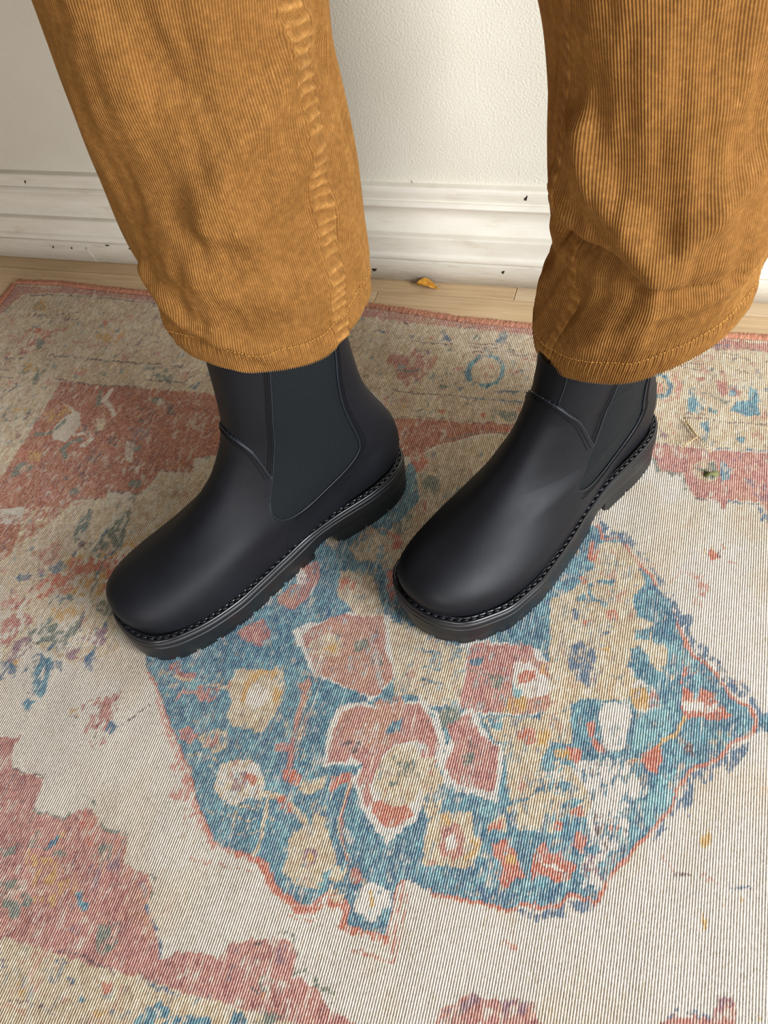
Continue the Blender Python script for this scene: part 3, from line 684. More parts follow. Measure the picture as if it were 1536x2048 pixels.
Pp50:-564,397 -556,408 -553,418 -545,410 -533,407 -538,390 -550,383
Pn60:-543,385 -534,394 -526,382 -533,377 -542,379
Pn50:-573,367 -558,374 -555,366 -565,362
Pr55:-527,398 -513,399 -485,401 -484,392 -497,384 -499,371 -529,363 -539,367 -533,376 -522,382
Po35:-515,380 -492,375 -489,364 -505,361
Pr60:-486,405 -474,412 -467,410 -467,398 -472,376 -475,364
Lk35,2.3:-550,344 -546,363 -541,376
Pv50:-555,381 -546,379 -548,371
Pp60:-578,348 -569,347 -558,343 -543,345 -542,340 -553,330 -563,333 -566,328
Pp60:-552,328 -535,331 -525,324 -535,318 -538,294 -545,292 -555,308
Pn70:-524,352 -518,354 -510,353 -509,348 -520,348
Lg40,5.6:-507,355 -489,355
Pg60:-478,357 -464,363 -451,345 -461,340 -471,345
Po35:-516,340 -489,348 -483,342 -492,326 -504,328
Pg80:-517,328 -511,334 -509,327 -513,325
Pg65:-525,311 -518,321 -499,325 -490,312 -487,333 -479,334 -481,317 -486,303 -500,306 -516,300
Pv55:-532,302 -521,309 -514,294 -528,278 -535,285
Lk30,2.2:-485,362 -473,344 -481,337 -476,317
Pv50:-462,326 -451,330 -449,323 -451,310 -469,314 -479,312
Pv60:-483,303 -469,306 -467,294 -477,293
Pr80:-467,297 -461,296 -460,289
Pn70:-461,298 -453,307 -449,301 -447,287 -454,288
Pn50:-538,280 -530,281 -520,264 -526,260
Po25:-527,283 -511,288 -514,274
Pb80:-516,269 -508,279 -507,274 -517,265
PB80:-500,278 -498,290 -488,291 -482,283 -482,270 -479,259 -479,251 -484,255 -495,260 -498,271
Pv40:-502,267 -491,267 -488,255 -495,256
Pn70:-486,290 -478,288 -472,281 -481,283
PB90:-494,244 -492,251 -484,250 -484,243 -487,238
Pp45:-442,251 -435,258 -431,265 -414,272 -409,278 -410,265 -405,259 -408,246 -410,234 -402,228 -410,220 -427,233 -425,245
Po50:-449,248 -441,253 -437,243 -446,243
Lk80,1.7:-445,243 -438,242
Pn70:-410,239 -408,247 -398,242 -402,233
Pn50:-419,232 -410,234 -412,228
Lk70,1.6:-399,241 -391,251 -380,267
Pp80:-498,213 -483,215 -479,219 -479,212 -485,204 -491,202
Pn60:-497,212 -491,211 -491,206
Pp80:-598,208 -498,213 -483,213 -478,187 -555,144
Lg60,2.2:-436,161 -423,162 -407,162 -402,170
Lk50,1.6:-477,191 -463,189 -442,191
Lg60,2.6:-389,182 -380,168 -371,162 -351,162
Pg70:-428,139 -425,149 -418,145 -423,137
PB60:-410,143 -404,149 -403,142 -408,138
Po60:-405,149 -401,153 -400,147
Pg60:-404,136 -395,140 -390,135 -398,132
Pr50:-397,167 -387,173 -375,159 -375,146 -387,153
Pg70:-449,130 -437,133 -434,126 -442,122
Lg50,1.6:-436,134 -408,138
Pg70:-371,150 -362,153 -355,140 -362,137
Pv35:-372,140 -351,151 -345,133 -365,133
Po25:-431,133 -389,130 -371,122 -378,98 -400,98 -413,114
Pg70:-433,104 -427,109 -418,111 -401,99 -400,92 -408,94 -406,85 -412,83 -419,90 -424,89
PP90:-421,101 -415,104 -412,98 -417,96
PB85:-371,113 -367,115 -363,108 -356,107 -356,101 -364,104
Pg50:-343,95 -328,102 -323,87 -328,76 -339,85
PP80:-333,98 -326,99 -327,90
Pv40:-372,136 -361,136 -353,114 -361,119
Pv40:-327,130 -319,134 -316,118
Pv50:-364,88 -355,97 -353,84
Ln60,2.8:-314,116 -306,109 -297,102 -288,88
Lg40,1.7:-321,140 -314,136 -313,117
Lk60,1.6:-364,73 -355,74 -329,72 -313,68
Ln80,2.7:-292,70 -283,68 -265,68
Pn80:-406,58 -402,57 -399,52 -401,51
Pn60:-363,56 -358,56 -356,51 -359,51
Pn50:-351,59 -343,59 -342,54 -347,54
Pr60:-323,60 -314,64 -313,57 -318,55
Po60:-328,61 -324,62 -323,59
PB70:-335,51 -331,54 -330,48 -334,46
Po40:-321,45 -313,47 -312,42 -318,41
Lk50,1.6:-384,34 -373,36 -357,36 -348,36
LP60,1.6:-389,30 -378,31 -368,30
LP60,1.6:-367,30 -365,16
Po30:-383,45 -379,47 -372,35 -377,36
PB90:-289,44 -284,54 -276,59 -267,58 -267,52 -275,51 -277,39 -288,36
PB75:-272,44 -262,57 -249,60 -237,61 -234,50 -270,41
Pw60:-279,54 -271,56 -274,50
PB80:-229,68 -218,69 -210,64 -207,57 -224,58
Pn50:-310,48 -305,49 -306,45
Ln40,1.6:-369,67 -353,67
Lg50,2.2:-213,121 -200,123 -198,117 -192,111
Lk60,1.8:-224,112 -219,112
Lg50,2.3:-189,101 -176,102 -172,96 -160,95
Lg30,1.6:-159,88 -151,83
Pc80:-213,92 -206,94 -203,86 -208,84
Lg70,1.9:-213,91 -208,94 -203,90 -204,84 -209,85 -213,91
Pg50:-213,71 -204,73 -190,75 -182,71 -210,63
Lk30,1.6:-218,85 -210,83
Pv30:-212,113 -201,115 -198,105 -209,101
Po20:-214,95 -203,94 -200,79 -208,79
Pv70:-51,118 -44,120 -31,121 -34,113 -47,110
Pv60:83,154 92,157 91,145 83,142
Ln50,1.9:54,133 59,140 68,140 82,143
Pv60:-89,101 -76,109 -69,120 -60,117 -75,101
Po20:108,148 110,148 109,144
Po30:-744,751 -745,740 -756,741 -769,746 -770,758 -760,761
Po30:-613,706 -616,693 -630,693 -645,700 -646,714 -632,719
PP30:-647,694 -648,687 -655,687 -663,691 -663,698 -656,700
PP30:-616,739 -617,732 -624,732 -632,735 -632,743 -625,745
Pv30:-706,729 -707,722 -714,722 -723,725 -723,733 -716,735
PP30:-695,761 -696,754 -703,754 -712,757 -712,765 -705,768
Pg30:-600,644 -602,636 -610,636 -619,640 -619,648 -611,651
PP30:-637,645 -639,637 -647,637 -657,640 -657,649 -649,652
Po30:-574,647 -576,640 -584,639 -593,643 -593,651 -585,654
PP30:-545,683 -547,676 -555,676 -564,679 -564,688 -556,691
Pv30:-578,743 -579,736 -586,736 -594,739 -594,747 -587,749
PP30:-777,721 -778,714 -785,714 -794,718 -795,725 -787,728
PP30:-755,687 -756,679 -765,679 -776,683 -777,692 -768,695
Po30:-700,643 -701,633 -712,633 -724,637 -724,648 -714,651
Pg30:-682,565 -683,557 -694,556 -705,560 -705,570 -696,573
Po30:-680,576 -680,570 -687,570 -695,572 -695,579 -689,581
Pk30:-664,568 -665,562 -672,562 -679,564 -680,571 -673,573
Pk30:-575,560 -576,550 -586,550 -597,555 -598,567 -589,570
Pk30:-541,549 -542,538 -552,538 -562,543 -563,554 -554,558
Pk30:-518,588 -519,576 -531,575 -543,581 -544,595 -534,600
Pk30:-497,603 -498,592 -508,592 -519,598 -519,610 -510,614
PR30:-464,571 -465,561 -475,561 -485,566 -485,577 -476,581
Pk30:-549,524 -550,514 -559,514 -570,518 -571,530 -562,533
PP30:-539,590 -540,581 -548,581 -557,585 -558,595 -550,599
Pk30:-562,504 -563,494 -572,494 -583,498 -584,509 -575,513
PP30:-578,468 -579,458 -588,458 -599,462 -600,473 -591,477
PP30:-542,491 -543,483 -550,483 -559,487 -560,495 -553,499"""
# ---------- materials ----------
def mat_wall():
    m = NT('painted_plaster'); a = m.noise(420, 2, .6); b = m.noise(9, 3, .5)
    m.set(Base_Color=m.ramp(b.outputs['Fac'], [(.3, lin('D3CCBB')), (.7, lin('D9D3C4'))]), Roughness=.62)
    m.set(Normal=m.bump(a.outputs['Fac'], .55, .0012)); return m.m
def mat_trim():
    m = NT('white_gloss_paint'); st = m.noise(14, 5, .65, m.mapping((1, 1, 5))); fine = m.noise(260, 2)
    m.set(Base_Color=m.ramp(st.outputs['Fac'], [(.28, lin('CFC4B0')), (.42, lin('DCD5C6')), (.75, lin('E6E0D3'))]), Roughness=.33)
    m.set(Normal=m.bump(fine.outputs['Fac'], .15, .0006, m.bump(st.outputs['Fac'], .3, .002))); return m.m
def mat_trim_low():
    m = NT('worn_white_paint'); st = m.noise(22, 6, .7, m.mapping((1, 1, 6)))
    m.set(Base_Color=m.ramp(st.outputs['Fac'], [(.25, lin('B9AF9E')), (.45, lin('D0C9BA')), (.75, lin('DBD4C6'))]), Roughness=.42)
    m.set(Normal=m.bump(st.outputs['Fac'], .3, .002)); return m.m
def mat_wood(name, c1, c2, off):
    m = NT(name); v = m.mapping((1.2, 26, 26)); 
    q = m.n('Mapping', ins={'Vector': v, 'Location': (off, off*3, 0)}).outputs[0]
    g = m.noise(9, 6, .65, q); g2 = m.noise(2.2, 3, .5, q)
    c = m.mul(m.ramp(g.outputs['Fac'], [(.3, c1), (.62, c2)]), m.ramp(g2.outputs['Fac'], [(.3, (.86, .86, .86)), (.7, (1, 1, 1))]))
    m.set(Base_Color=c, Roughness=.46, Normal=m.bump(g.outputs['Fac'], .12, .001)); return m.m
def mat_plain(name, c, rough=.5, spec=.5, bump=None, sheen=0):
    m = NT(name); n1 = m.noise(bump[0] if bump else 60, 3, .6)
    m.set(Base_Color=m.mul(lin(c), m.ramp(n1.outputs['Fac'], [(.3, (.88,)*3), (.7, (1.06,)*3)])), Roughness=rough)
    m.b.inputs['Specular IOR Level'].default_value = spec
    if sheen: m.b.inputs['Sheen Weight'].default_value = sheen; m.b.inputs['Sheen Roughness'].default_value = .45
    if bump: m.set(Normal=m.bump(n1.outputs['Fac'], bump[1], bump[2]))
    return m.m
def mat_leather():
    m = NT('matte_black_leather'); a = m.noise(650, 3, .6); b = m.noise(18, 4, .6)
    m.set(Base_Color=m.ramp(b.outputs['Fac'], [(.3, lin('0D0E12')), (.7, lin('121319'))]), Roughness=m.ramp(b.outputs['Fac'], [(.3, (.50,)*3), (.7, (.60,)*3)]))
    m.set(Normal=m.bump(a.outputs['Fac'], .12, .0004, m.bump(b.outputs['Fac'], .10, .003)))
    m.b.inputs['Specular IOR Level'].default_value = .24
    return m.m
def mat_elastic():
    m = NT('black_elastic'); v = m.mapping((1, 1, 1))
    a = m.n('TexWave', wave_type='BANDS', bands_direction='Z', ins={'Vector': v, 'Scale': 230, 'Distortion': 1.2, 'Detail': 1})
    b = m.n('TexWave', wave_type='BANDS', bands_direction='DIAGONAL', ins={'Vector': v, 'Scale': 190, 'Distortion': .6})
    h = m.mul(a.outputs['Color'], b.outputs['Color'])
    m.set(Base_Color=m.ramp(h, [(.0, lin('080B0D')), (1, lin('1A2125'))]), Roughness=.8, Normal=m.bump(h, .5, .0005)); m.b.inputs['Specular IOR Level'].default_value = .2; return m.m
def mat_rug():
    m = NT('printed_woven_rug')
    at = m.n('Attribute', attribute_name='pattern')
    v = m.mapping((1, 1, 1)); dist = m.noise(40, 2, .5, m.mapping((1, .5, 1)))
    wv = m.n('TexWave', wave_type='BANDS', bands_direction='X', ins={'Vector': v, 'Scale': 163.0, 'Distortion': 1.1, 'Detail': 3, 'Detail Scale': 6, 'Detail Roughness': .65})
    sp = m.noise(900, 2, .7, m.mapping((1, .35, 1))); lo = m.noise(35, 4, .6, m.mapping((1, .3, 1)))
    gap = m.ramp(wv.outputs['Fac'], [(.0, (.30, .27, .25)), (.22, (.66, .63, .60)), (.45, (1.02, 1.01, 1.0)), (.8, (1.16, 1.15, 1.14))])
    c = m.mul(at.outputs['Color'], gap, 1.0)
    c = m.mul(c, m.ramp(sp.outputs['Fac'], [(.3, (.72,)*3), (.5, (1,)*3), (.7, (1.22,)*3)]))
    c = m.mul(c, m.ramp(lo.outputs['Fac'], [(.3, (.86,)*3), (.7, (1.08,)*3)]))
    hl = m.n('Mix', data_type='RGBA'); m.link(m.ramp(m.n('Math', operation='MULTIPLY', ins={0: wv.outputs['Fac'], 1: sp.outputs['Fac']}).outputs[0], [(.34, (0,)*3), (.62, (.55,)*3)]), hl.inputs[0]); m.link(c, hl.inputs[6]); hl.inputs[7].default_value = (*lin('E9E3D8'), 1); c = hl.outputs[2]
    # lighter slubs: bare yarns that skip the print
    sl = m.n('TexNoise', ins={'Vector': m.mapping((420, 28, 1)), 'Scale': 1.0, 'Detail': 1})
    mx = m.n('Mix', data_type='RGBA'); m.link(m.ramp(sl.outputs['Fac'], [(.66, (0,)*3), (.74, (.38,)*3)]), mx.inputs[0])
    m.link(c, mx.inputs[6]); mx.inputs[7].default_value = (*lin('E6DCC9'), 1)
    h = m.n('Math', operation='ADD', ins={0: wv.outputs['Fac'], 1: sp.outputs['Fac']})
    m.set(Base_Color=mx.outputs[2], Roughness=.85, Normal=m.bump(h.outputs[0], .6, .0006))
    m.b.inputs['Specular IOR Level'].default_value = .25; m.b.inputs['Sheen Weight'].default_value = .08
    return m.m
def mat_cord():
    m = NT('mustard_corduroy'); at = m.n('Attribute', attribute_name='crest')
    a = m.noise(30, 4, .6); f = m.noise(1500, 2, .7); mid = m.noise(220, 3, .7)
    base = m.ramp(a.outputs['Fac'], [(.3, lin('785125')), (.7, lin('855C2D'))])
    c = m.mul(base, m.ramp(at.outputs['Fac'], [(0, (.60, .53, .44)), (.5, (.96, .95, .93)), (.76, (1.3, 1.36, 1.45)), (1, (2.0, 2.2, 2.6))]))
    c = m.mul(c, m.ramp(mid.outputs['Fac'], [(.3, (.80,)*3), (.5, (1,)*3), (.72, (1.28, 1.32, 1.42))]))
    c = m.mul(c, m.ramp(f.outputs['Fac'], [(.35, (.9,)*3), (.65, (1.1,)*3)]))
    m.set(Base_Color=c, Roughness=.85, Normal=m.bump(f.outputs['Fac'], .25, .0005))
    m.b.inputs['Specular IOR Level'].default_value = .15
    m.b.inputs['Sheen Weight'].default_value = .25; m.b.inputs['Sheen Roughness'].default_value = .35; m.b.inputs['Sheen Tint'].default_value = (*lin('F0C080'), 1)
    return m.m
MW, MT, MTL = mat_wall(), mat_trim(), mat_trim_low()
MWD = [mat_wood('pale_oak_%s' % n, lin(a), lin(b), k) for n, a, b, k in (('light', 'C2A37C', 'D9BE98', 0), ('warm', 'BA9A72', 'D1B48C', 3.3), ('grey', 'C0A480', 'D6BD9B', 7.1))]
ML, ME, MR, MC = mat_leather(), mat_elastic(), mat_rug(), mat_cord()
M_sole = mat_plain('black_rubber', '121315', .45, .4, (90, .1, .001))
M_welt = mat_plain('glossy_black_welt', '131418', .26, .6, (120, .1, .0006))
M_thread = mat_plain('black_waxed_thread', '101116', .36, .5)
M_seam = mat_plain('black_seam_thread', '08090B', .7, .2)
M_edge = mat_plain('cut_leather_edge', '191F27', .45, .5)
M_bind = None

# ---------- room ----------
FZ = -.004      # floor level; the top of the rug is at 0
WALL = .862
wall = Bag(); wall.box((.2, WALL+.05, 1.2), (2.4, .05, 1.3)); wall.build('wall_back', MW, smooth=False, kind='structure')
fl = Bag(); fl.box((.2, -.4, FZ-.03), (2.4, 1.26, .02)); floor = fl.build('floor', mat_plain('subfloor_shadow_gap', '4A3A28', .8), smooth=False, kind='structure')
def bevel_box(bag, x0, x1, y0, y1, z0, z1, b):
    V = [(x0, y0, z0), (x1, y0, z0), (x1, y1, z0), (x0, y1, z0), (x0, y0, z1-b), (x1, y0, z1-b), (x1, y1, z1-b), (x0, y1, z1-b),
         (x0+b, y0+b, z1), (x1-b, y0+b, z1), (x1-b, y1-b, z1), (x0+b, y1-b, z1)]
    bag.add(V, [(3, 2, 1, 0), (0, 1, 5, 4), (1, 2, 6, 5), (2, 3, 7, 6), (3, 0, 4, 7), (4, 5, 9, 8), (5, 6, 10, 9), (6, 7, 11, 10), (7, 4, 8, 11), (8, 9, 10, 11)])
pw = .0572; row0 = .8232; joints = {0: -.1735, 1: -.3345}
for r in range(-1, 25):
    y0 = row0-r*pw-(.0) if r >= 0 else row0+pw*0
    if r == -1: continue
    ya, yb = row0-(r-1)*pw-.0004-pw, row0-(r-1)*pw-.0004
    ya += .0004
    if r == 0: yb = WALL
    j = joints.get(r, float(rng.uniform(-.45, .45)))
    xs = [-1.75, j-.98, j, j+.98, 2.1]
    for k in range(4):
        bg_ = Bag(); bevel_box(bg_, xs[k]+.00035, xs[k+1]-.00035, ya, yb-.0003, FZ-.012, FZ, .0004)
        bg_.build('plank', MWD[(r*2+k) % 3], floor, smooth=False)
# baseboard: moulded profile run along the wall, front foot at y = .844
cove = [(.0075+.0082*math.sin(math.pi*(.12+.80*k/14)), .0905-.0325*k/14) for k in range(15)]
bead = [(.0070-.0034*math.sin(math.pi*k/8), .0985-.0072*k/8) for k in range(9)]
prof_hi = [(.018, .1160), (.0100, .1158), (.0088, .1150), (.0080, .1135), (.0076, .1105), (.0082, .1060), (.0092, .1020), (.0100, .0995), (.0092, .0988)]+bead+[(.0100, .0909)]+cove+[(.0098, .0572), (.0046, .0566), (.0032, .0560), (.0024, .0548), (.0022, .0355), (.0008, .0345), (-.0006, .0330), (-.0010, .0305), (-.0006, .0280), (.0030, .0265), (.018, .0262)]
prof_lo = [(.018, .0255), (.0012, .0255), (.0002, .0246), (0, .0235), (0, FZ+.0005), (.018, FZ+.0005)]
def run(profile, x0, x1, n, mat, name, wob):
    xs = np.linspace(x0, x1, n); P = np.array(profile); k = len(P)
    V = np.zeros((n, k, 3)); V[:, :, 0] = xs[:, None]; V[:, :, 1] = .844+P[None, :, 0]; V[:, :, 2] = P[None, :, 1]
    V[:, 1:-1, 1] += (vnoise(xs[:, None]*30+V[:, 1:-1, 2]*10, V[:, 1:-1, 2]*120, 5)-.5)*wob
    V[:, 1:-1, 2] += (vnoise(xs[:, None]*7, V[:, 1:-1, 2]*3, 6)-.5)*wob
    return mesh_obj(name, V.reshape(-1, 3), grid_faces(n, k), mat, kind='structure')
o1 = run(prof_hi, -1.9, 2.2, 400, MT, 'baseboard_back', .0005)
for q in o1.data.polygons: q.use_smooth = False
o2 = run(prof_lo, -1.9, 2.2, 300, MTL, 'trim_1', .0006)
M_chip = mat_plain('bare_dark_chip', '2A1C12', .8)
for i, (x, z, rx, rz, hi) in enumerate([(-.7836, .1065, .0011, .0026, 1), (-.7826, .0163, .0012, .002, 0), (-.7546, .0164, .0012, .0018, 0), (-.6677, .0205, .0013, .0014, 0), (-.1624, .1085, .0015, .0032, 1), (-.1886, .0175, .0016, .0022, 0), (-.3427, .0104, .003, .0022, 0), (-.6987, .0238, .0036, .0010, 0)]):
    a = np.linspace(0, 2*np.pi, 9)[:-1]; rr = 1+.3*np.sin(3*a+i)
    y = .844+(.0074 if hi else -.0004); V = [(x, y-.0007, z)]+[(x+rx*c*math.cos(t)+rz*.35*math.sin(t), y, z+rz*c*math.sin(t)) for t, c in zip(a, rr)]
    mesh_obj('paint_chip', V, [(0, 1+(j+1) % 8, 1+j) for j in range(8)], M_chip, o1 if hi else o2, smooth=False)
# fine crack in the top coat of the low moulding
b = Bag(); b.tube([(-.729, .8436, .0238), (-.7325, .8434, .0165), (-.7330, .8434, .0180), (-.7300, .8434, .0120), (-.7270, .8434, .0050), (-.7255, .8434, FZ+.001)], .0006, 5); b.build('paint_ridge', MT, o2)
b = Bag(); b.tube([(-.2893, .8619, .119), (-.2887, .8617, .1165), (-.2868, .8618, .1148)], [.0002, .0006, .0003], 5); b.build('scuff_mark', mat_plain('grey_scuff', '8F877A', .7), bpy.data.objects['wall_back'])

# ---------- rug ----------
PAL = {'c': 'D5CCBF', 'w': 'DFD7CB', 't': 'C8B394', 'p': 'B97C72', 'P': 'C98F82', 'r': 'C2705A', 'R': 'B06648', 'b': '47748A', 'B': '487C93', 'l': '82AEB3', 'n': '56708A', 'g': '727D74', 'o': 'CA9F62', 'k': '6A575C', 'v': '93737D'}  # R: red of the far bands, deepened and warmed to hold their shade
PAL = {k: np.array(lin(v)) for k, v in PAL.items()}
def edge_y(x):       # the far edge of the rug is not quite straight
    return np.interp(x, [-.83, -.814, -.752, -.698, -.597, -.45, -.335, -.225, -.119, .05, .097, .4, .8], [.7885, .7887, .7915, .7877, .7831, .786, .7902, .7784, .7735, .7829, .7836, .781, .786])
XL = -.8165
dx = .0014
xs = np.r_[np.arange(XL, .19, dx), np.arange(.19, 1.005, .0035)]
vs = np.arange(0, .816, dx)      # distance from the far edge
X, Vv = np.meshgrid(xs, vs); ey = edge_y(X)
Y = ey*(1-np.clip(Vv/.25, 0, 1)) + .785*np.clip(Vv/.25, 0, 1) - Vv
Z = (vnoise(X*7, Y*7, 11)-.5)*.0014*np.clip(Vv/.02, 0, 1) - .0004
TH = .00193
ti = np.floor(X/TH).astype(int)
jit = np.random.default_rng(3).normal(0, 1, 4096)[ti % 4096]*.0006
jit2 = (vnoise(ti*1.0, Y/.009, 12)-.5)*.0016
wx = (vnoise(X/.02, Y/.02, 13)-.5)*.0026+(vnoise(X/.006, Y/.006, 14)-.5)*.0016
wy = (vnoise(X/.02, Y/.02, 15)-.5)*.0026+(vnoise(X/.006, Y/.009, 16)-.5)*.0018
px_, py_ = (X+wx)*1000, (Y+wy+jit+jit2)*1000
def rank(a):
    s = np.sort(a.ravel()[::37]); return np.searchsorted(s, a.ravel()).reshape(a.shape)/len(s)
spk = rank(.6*vnoise(X/.0019, Y/.0046, 17)+.5*vnoise(X/.006, Y/.009, 18)+.15*np.random.default_rng(5).random(X.shape))
spk2 = rank(.7*vnoise(X/.0019, Y/.005, 19)+.25*vnoise(X/.010, Y/.014, 20)+.3*np.random.default_rng(6).random(X.shape))
lo = rank(vnoise(X/.06, Y/.06, 21)+.6*vnoise(X/.02, Y/.03, 22))
C = np.empty(X.shape+(3,)); C[:] = PAL['c']
C += (PAL['t']-C)*(.55*np.clip(lo-.45, 0, 1)/.55)[..., None]*1.0
K = np.zeros(X.shape, dtype='U1'); K[:] = 'c'
RUGL = RUG.strip().split('\n'); RUGL = [(q, 0) for q in RUGL]+[(q, 1) for q in RUGL]      # the pattern repeats mirrored beyond the picture
for line, mir in RUGL:
    h, pts = line.split(':'); kind, c = h[0], h[1]; rest = h[2:].split(','); d = int(rest[0])/100
    P = np.array([[float(q) for q in p.split(',')] for p in pts.split()])
    wd = float(rest[1])/2 if kind == 'L' else 0
    if mir:
        P[:, 0] = 800-P[:, 0]
        if P[:, 0].max() < 215: continue
    x0, y0 = P.min(0)-wd-1; x1, y1 = P.max(0)+wd+1
    j0, j1 = np.searchsorted(xs, [x0/1000-.006, x1/1000+.006])
    i0, i1 = np.searchsorted(vs, [.77-y1/1000-.012, .80-y0/1000+.012])
    if j1 <= j0 or i1 <= i0: continue
    A = px_[i0:i1, j0:j1]; B = py_[i0:i1, j0:j1]
    if kind == 'P':
        ins = np.zeros(A.shape, bool)
        for (ax, ay), (bx, by) in zip(P, np.roll(P, -1, 0)):
            if ay == by: continue
            ins ^= ((ay > B) != (by > B)) & (A < (bx-ax)*(B-ay)/(by-ay)+ax)
    else:
        ins = np.zeros(A.shape, bool)
        for (ax, ay), (bx, by) in zip(P[:-1], P[1:]):
            L2 = (bx-ax)**2+(by-ay)**2+1e-9; t = np.clip(((A-ax)*(bx-ax)+(B-ay)*(by-ay))/L2, 0, 1)
            ins |= (A-ax-t*(bx-ax))**2+(B-ay-t*(by-ay))**2 < wd*wd
    dd = d if d >= 1 else (min(1, d+.07) if d >= .7 else min(.78, d*1.25))
    al = np.clip((dd-spk[i0:i1, j0:j1])/.22+.35, 0, 1)*ins
    if mir: al = al*(X[i0:i1, j0:j1] > .2)
    sub = C[i0:i1, j0:j1]; sub += (PAL[c]-sub)*(al*.94)[..., None]; K[i0:i1, j0:j1][al > .5] = c
def tint(keys, col_, amt, nz):
    m = np.isin(K, keys); a = np.clip(amt*nz, 0, 1)[..., None]
    C[m] = (C*(1-a)+np.array(lin(col_))*a)[m]
tint(['b', 'B'], '86B4BA', .8, np.clip((spk2-.62)*3, 0, 1))
tint(['b', 'B'], '3F6480', .8, np.clip((.38-spk2)*3, 0, 1))
tint(['b', 'B'], 'C6BEAE', .55, np.clip((spk-.92)*9, 0, 1))
tint(['p', 'P', 'R', 'r'], 'D2A896', .55, np.clip((spk2-.7)*3, 0, 1))
tint(['p', 'R'], '824A52', .6, np.clip((.28-spk2)*4, 0, 1))
tint(['p', 'P'], 'C9A27C', .35, np.clip((lo-.7)*4, 0, 1))
tint(['t'], 'E6D9C2', .7, np.clip((spk2-.62)*4, 0, 1))
tint(['t'], 'A98C6C', .5, np.clip((.2-spk2)*5, 0, 1))
tint(['c', 'w'], 'B9A386', .55, np.clip((.10-spk2)*9, 0, 1))
tint(['c', 'w'], 'C79C8C', .5, np.clip((lo-.82)*4, 0, 1)*np.clip((spk-.6)*4, 0, 1))
tint(['n', 'g', 'v', 'k'], 'BDAE98', .6, np.clip((spk2-.76)*6, 0, 1))
spk3 = rank(.7*vnoise(X/.0024, Y/.0045, 41)+.5*vnoise(X/.009, Y/.012, 42)); spk4 = rank(.7*vnoise(X/.0024, Y/.0045, 43)+.5*vnoise(X/.012, Y/.012, 44))
tint(['t'], '5F7F8F', .7, np.clip((spk3-.93)*14, 0, 1)); tint(['t'], 'B5746A', .65, np.clip((spk4-.92)*12, 0, 1)); tint(['t'], '6B5A54', .5, np.clip((.07-spk3)*14, 0, 1))
tint(['p', 'R'], '5D6670', .6, np.clip((spk3-.95)*16, 0, 1)); tint(['b'], 'C2A582', .7, np.clip((spk4-.945)*16, 0, 1)); tint(['b', 'B'], '6FA3B0', .5, np.clip((spk3-.75)*5, 0, 1))
C = np.clip(C, 0, 1)
nr, nc = X.shape
rug = thing('area_rug', 'faded oriental rug with blue floral medallion, cream and rose fields, lying on the oak floor', 'rug')
V = np.stack([X, Y, Z], -1).reshape(-1, 3)
rt = mesh_obj('woven_field', V, grid_faces(nr, nc)[:, ::-1], MR, rug)
ca = rt.data.color_attributes.new('pattern', 'FLOAT_COLOR', 'POINT')
ca.data.foreach_set('color', np.concatenate([C, np.ones(C.shape[:2]+(1,))], -1).astype(np.float32).ravel())
b = Bag(); b.add([(XL, -.029, FZ), (1.0, -.029, FZ), (1.0, .772, FZ), (XL, .785, FZ), (XL+.002, -.029, -.0014), (1.0, -.029, -.0014), (1.0, .772, -.0014), (XL+.002, .772, -.0014)], [(3, 2, 1, 0), (0, 1, 5, 4), (1, 2, 6, 5), (2, 3, 7, 6), (3, 0, 4, 7), (4, 5, 6, 7)])
b.build('backing', mat_plain('rug_backing', 'B9A285', .9), rug, smooth=False)
# overlocked edge: a soft flattened roll of rose yarn with a zigzag stitch line
def overlock(P, name, inward):
    P = np.array(P, float); d = np.r_[0, np.cumsum(np.linalg.norm(np.diff(P, axis=0), axis=1))]
    t = np.arange(0, d[-1], .0011); Q = np.stack([np.interp(t, d, P[:, k]) for k in range(3)], 1)
    T = np.gradient(Q, axis=0); T /= np.linalg.norm(T, axis=1)[:, None]; N = np.stack([-T[:, 1], T[:, 0], 0*T[:, 0]], 1)*inward
    k = 10; a = np.linspace(0, 2*np.pi, k, endpoint=False)
    fuzz = 1+.16*rng.normal(size=(len(t), k))
    rad = (1+.10*np.sin(t/.0022*2*np.pi))[:, None]*fuzz
    V = Q[:, None]+N[:, None]*(np.cos(a)[None]*.0052*rad)[..., None]+np.array([0, 0, 1.])*(np.sin(a)[None]*.0024*rad)[..., None]
    o = mesh_obj(name, V.reshape(-1, 3), grid_faces(len(t), k, True), M_bind, rug)
    bz = Bag(); zz = Q+N*(.0052+.0006*np.where(np.arange(len(t)) % 4 < 2, 1, -1))[:, None]+np.array([0, 0, .0009])
    bz.tube(zz, .00042, 4); bz.build('edge_stitching', mat_plain('maroon_thread', '8A4038', .8), o)
    return o
mb = NT('rose_overlock_yarn'); st = mb.noise(1, 2, .6, mb.mapping((700, 200, 200))); s2 = mb.noise(30, 3)
mb.set(Base_Color=mb.mul(mb.ramp(st.outputs['Fac'], [(.3, lin('A86A52')), (.7, lin('C48D70'))]), mb.ramp(s2.outputs['Fac'], [(.3, (.85,)*3), (.7, (1.08,)*3)])), Roughness=.9, Normal=mb.bump(st.outputs['Fac'], .6, .001))
M_bind = mb.m
ex = np.arange(XL-.001, 1.004, .004)
overlock(np.stack([ex, edge_y(ex)+.0025, np.full(len(ex), -.0014)], 1), 'far_binding', -1)
yy = np.arange(.787, -.032, -.006)
overlock(np.stack([np.full(len(yy), XL-.002), yy, np.full(len(yy), -.0014)], 1), 'side_binding', 1)
overlock(np.stack([ex, np.full(len(ex), -.0315), np.full(len(ex), -.0014)], 1), 'near_binding', 1)
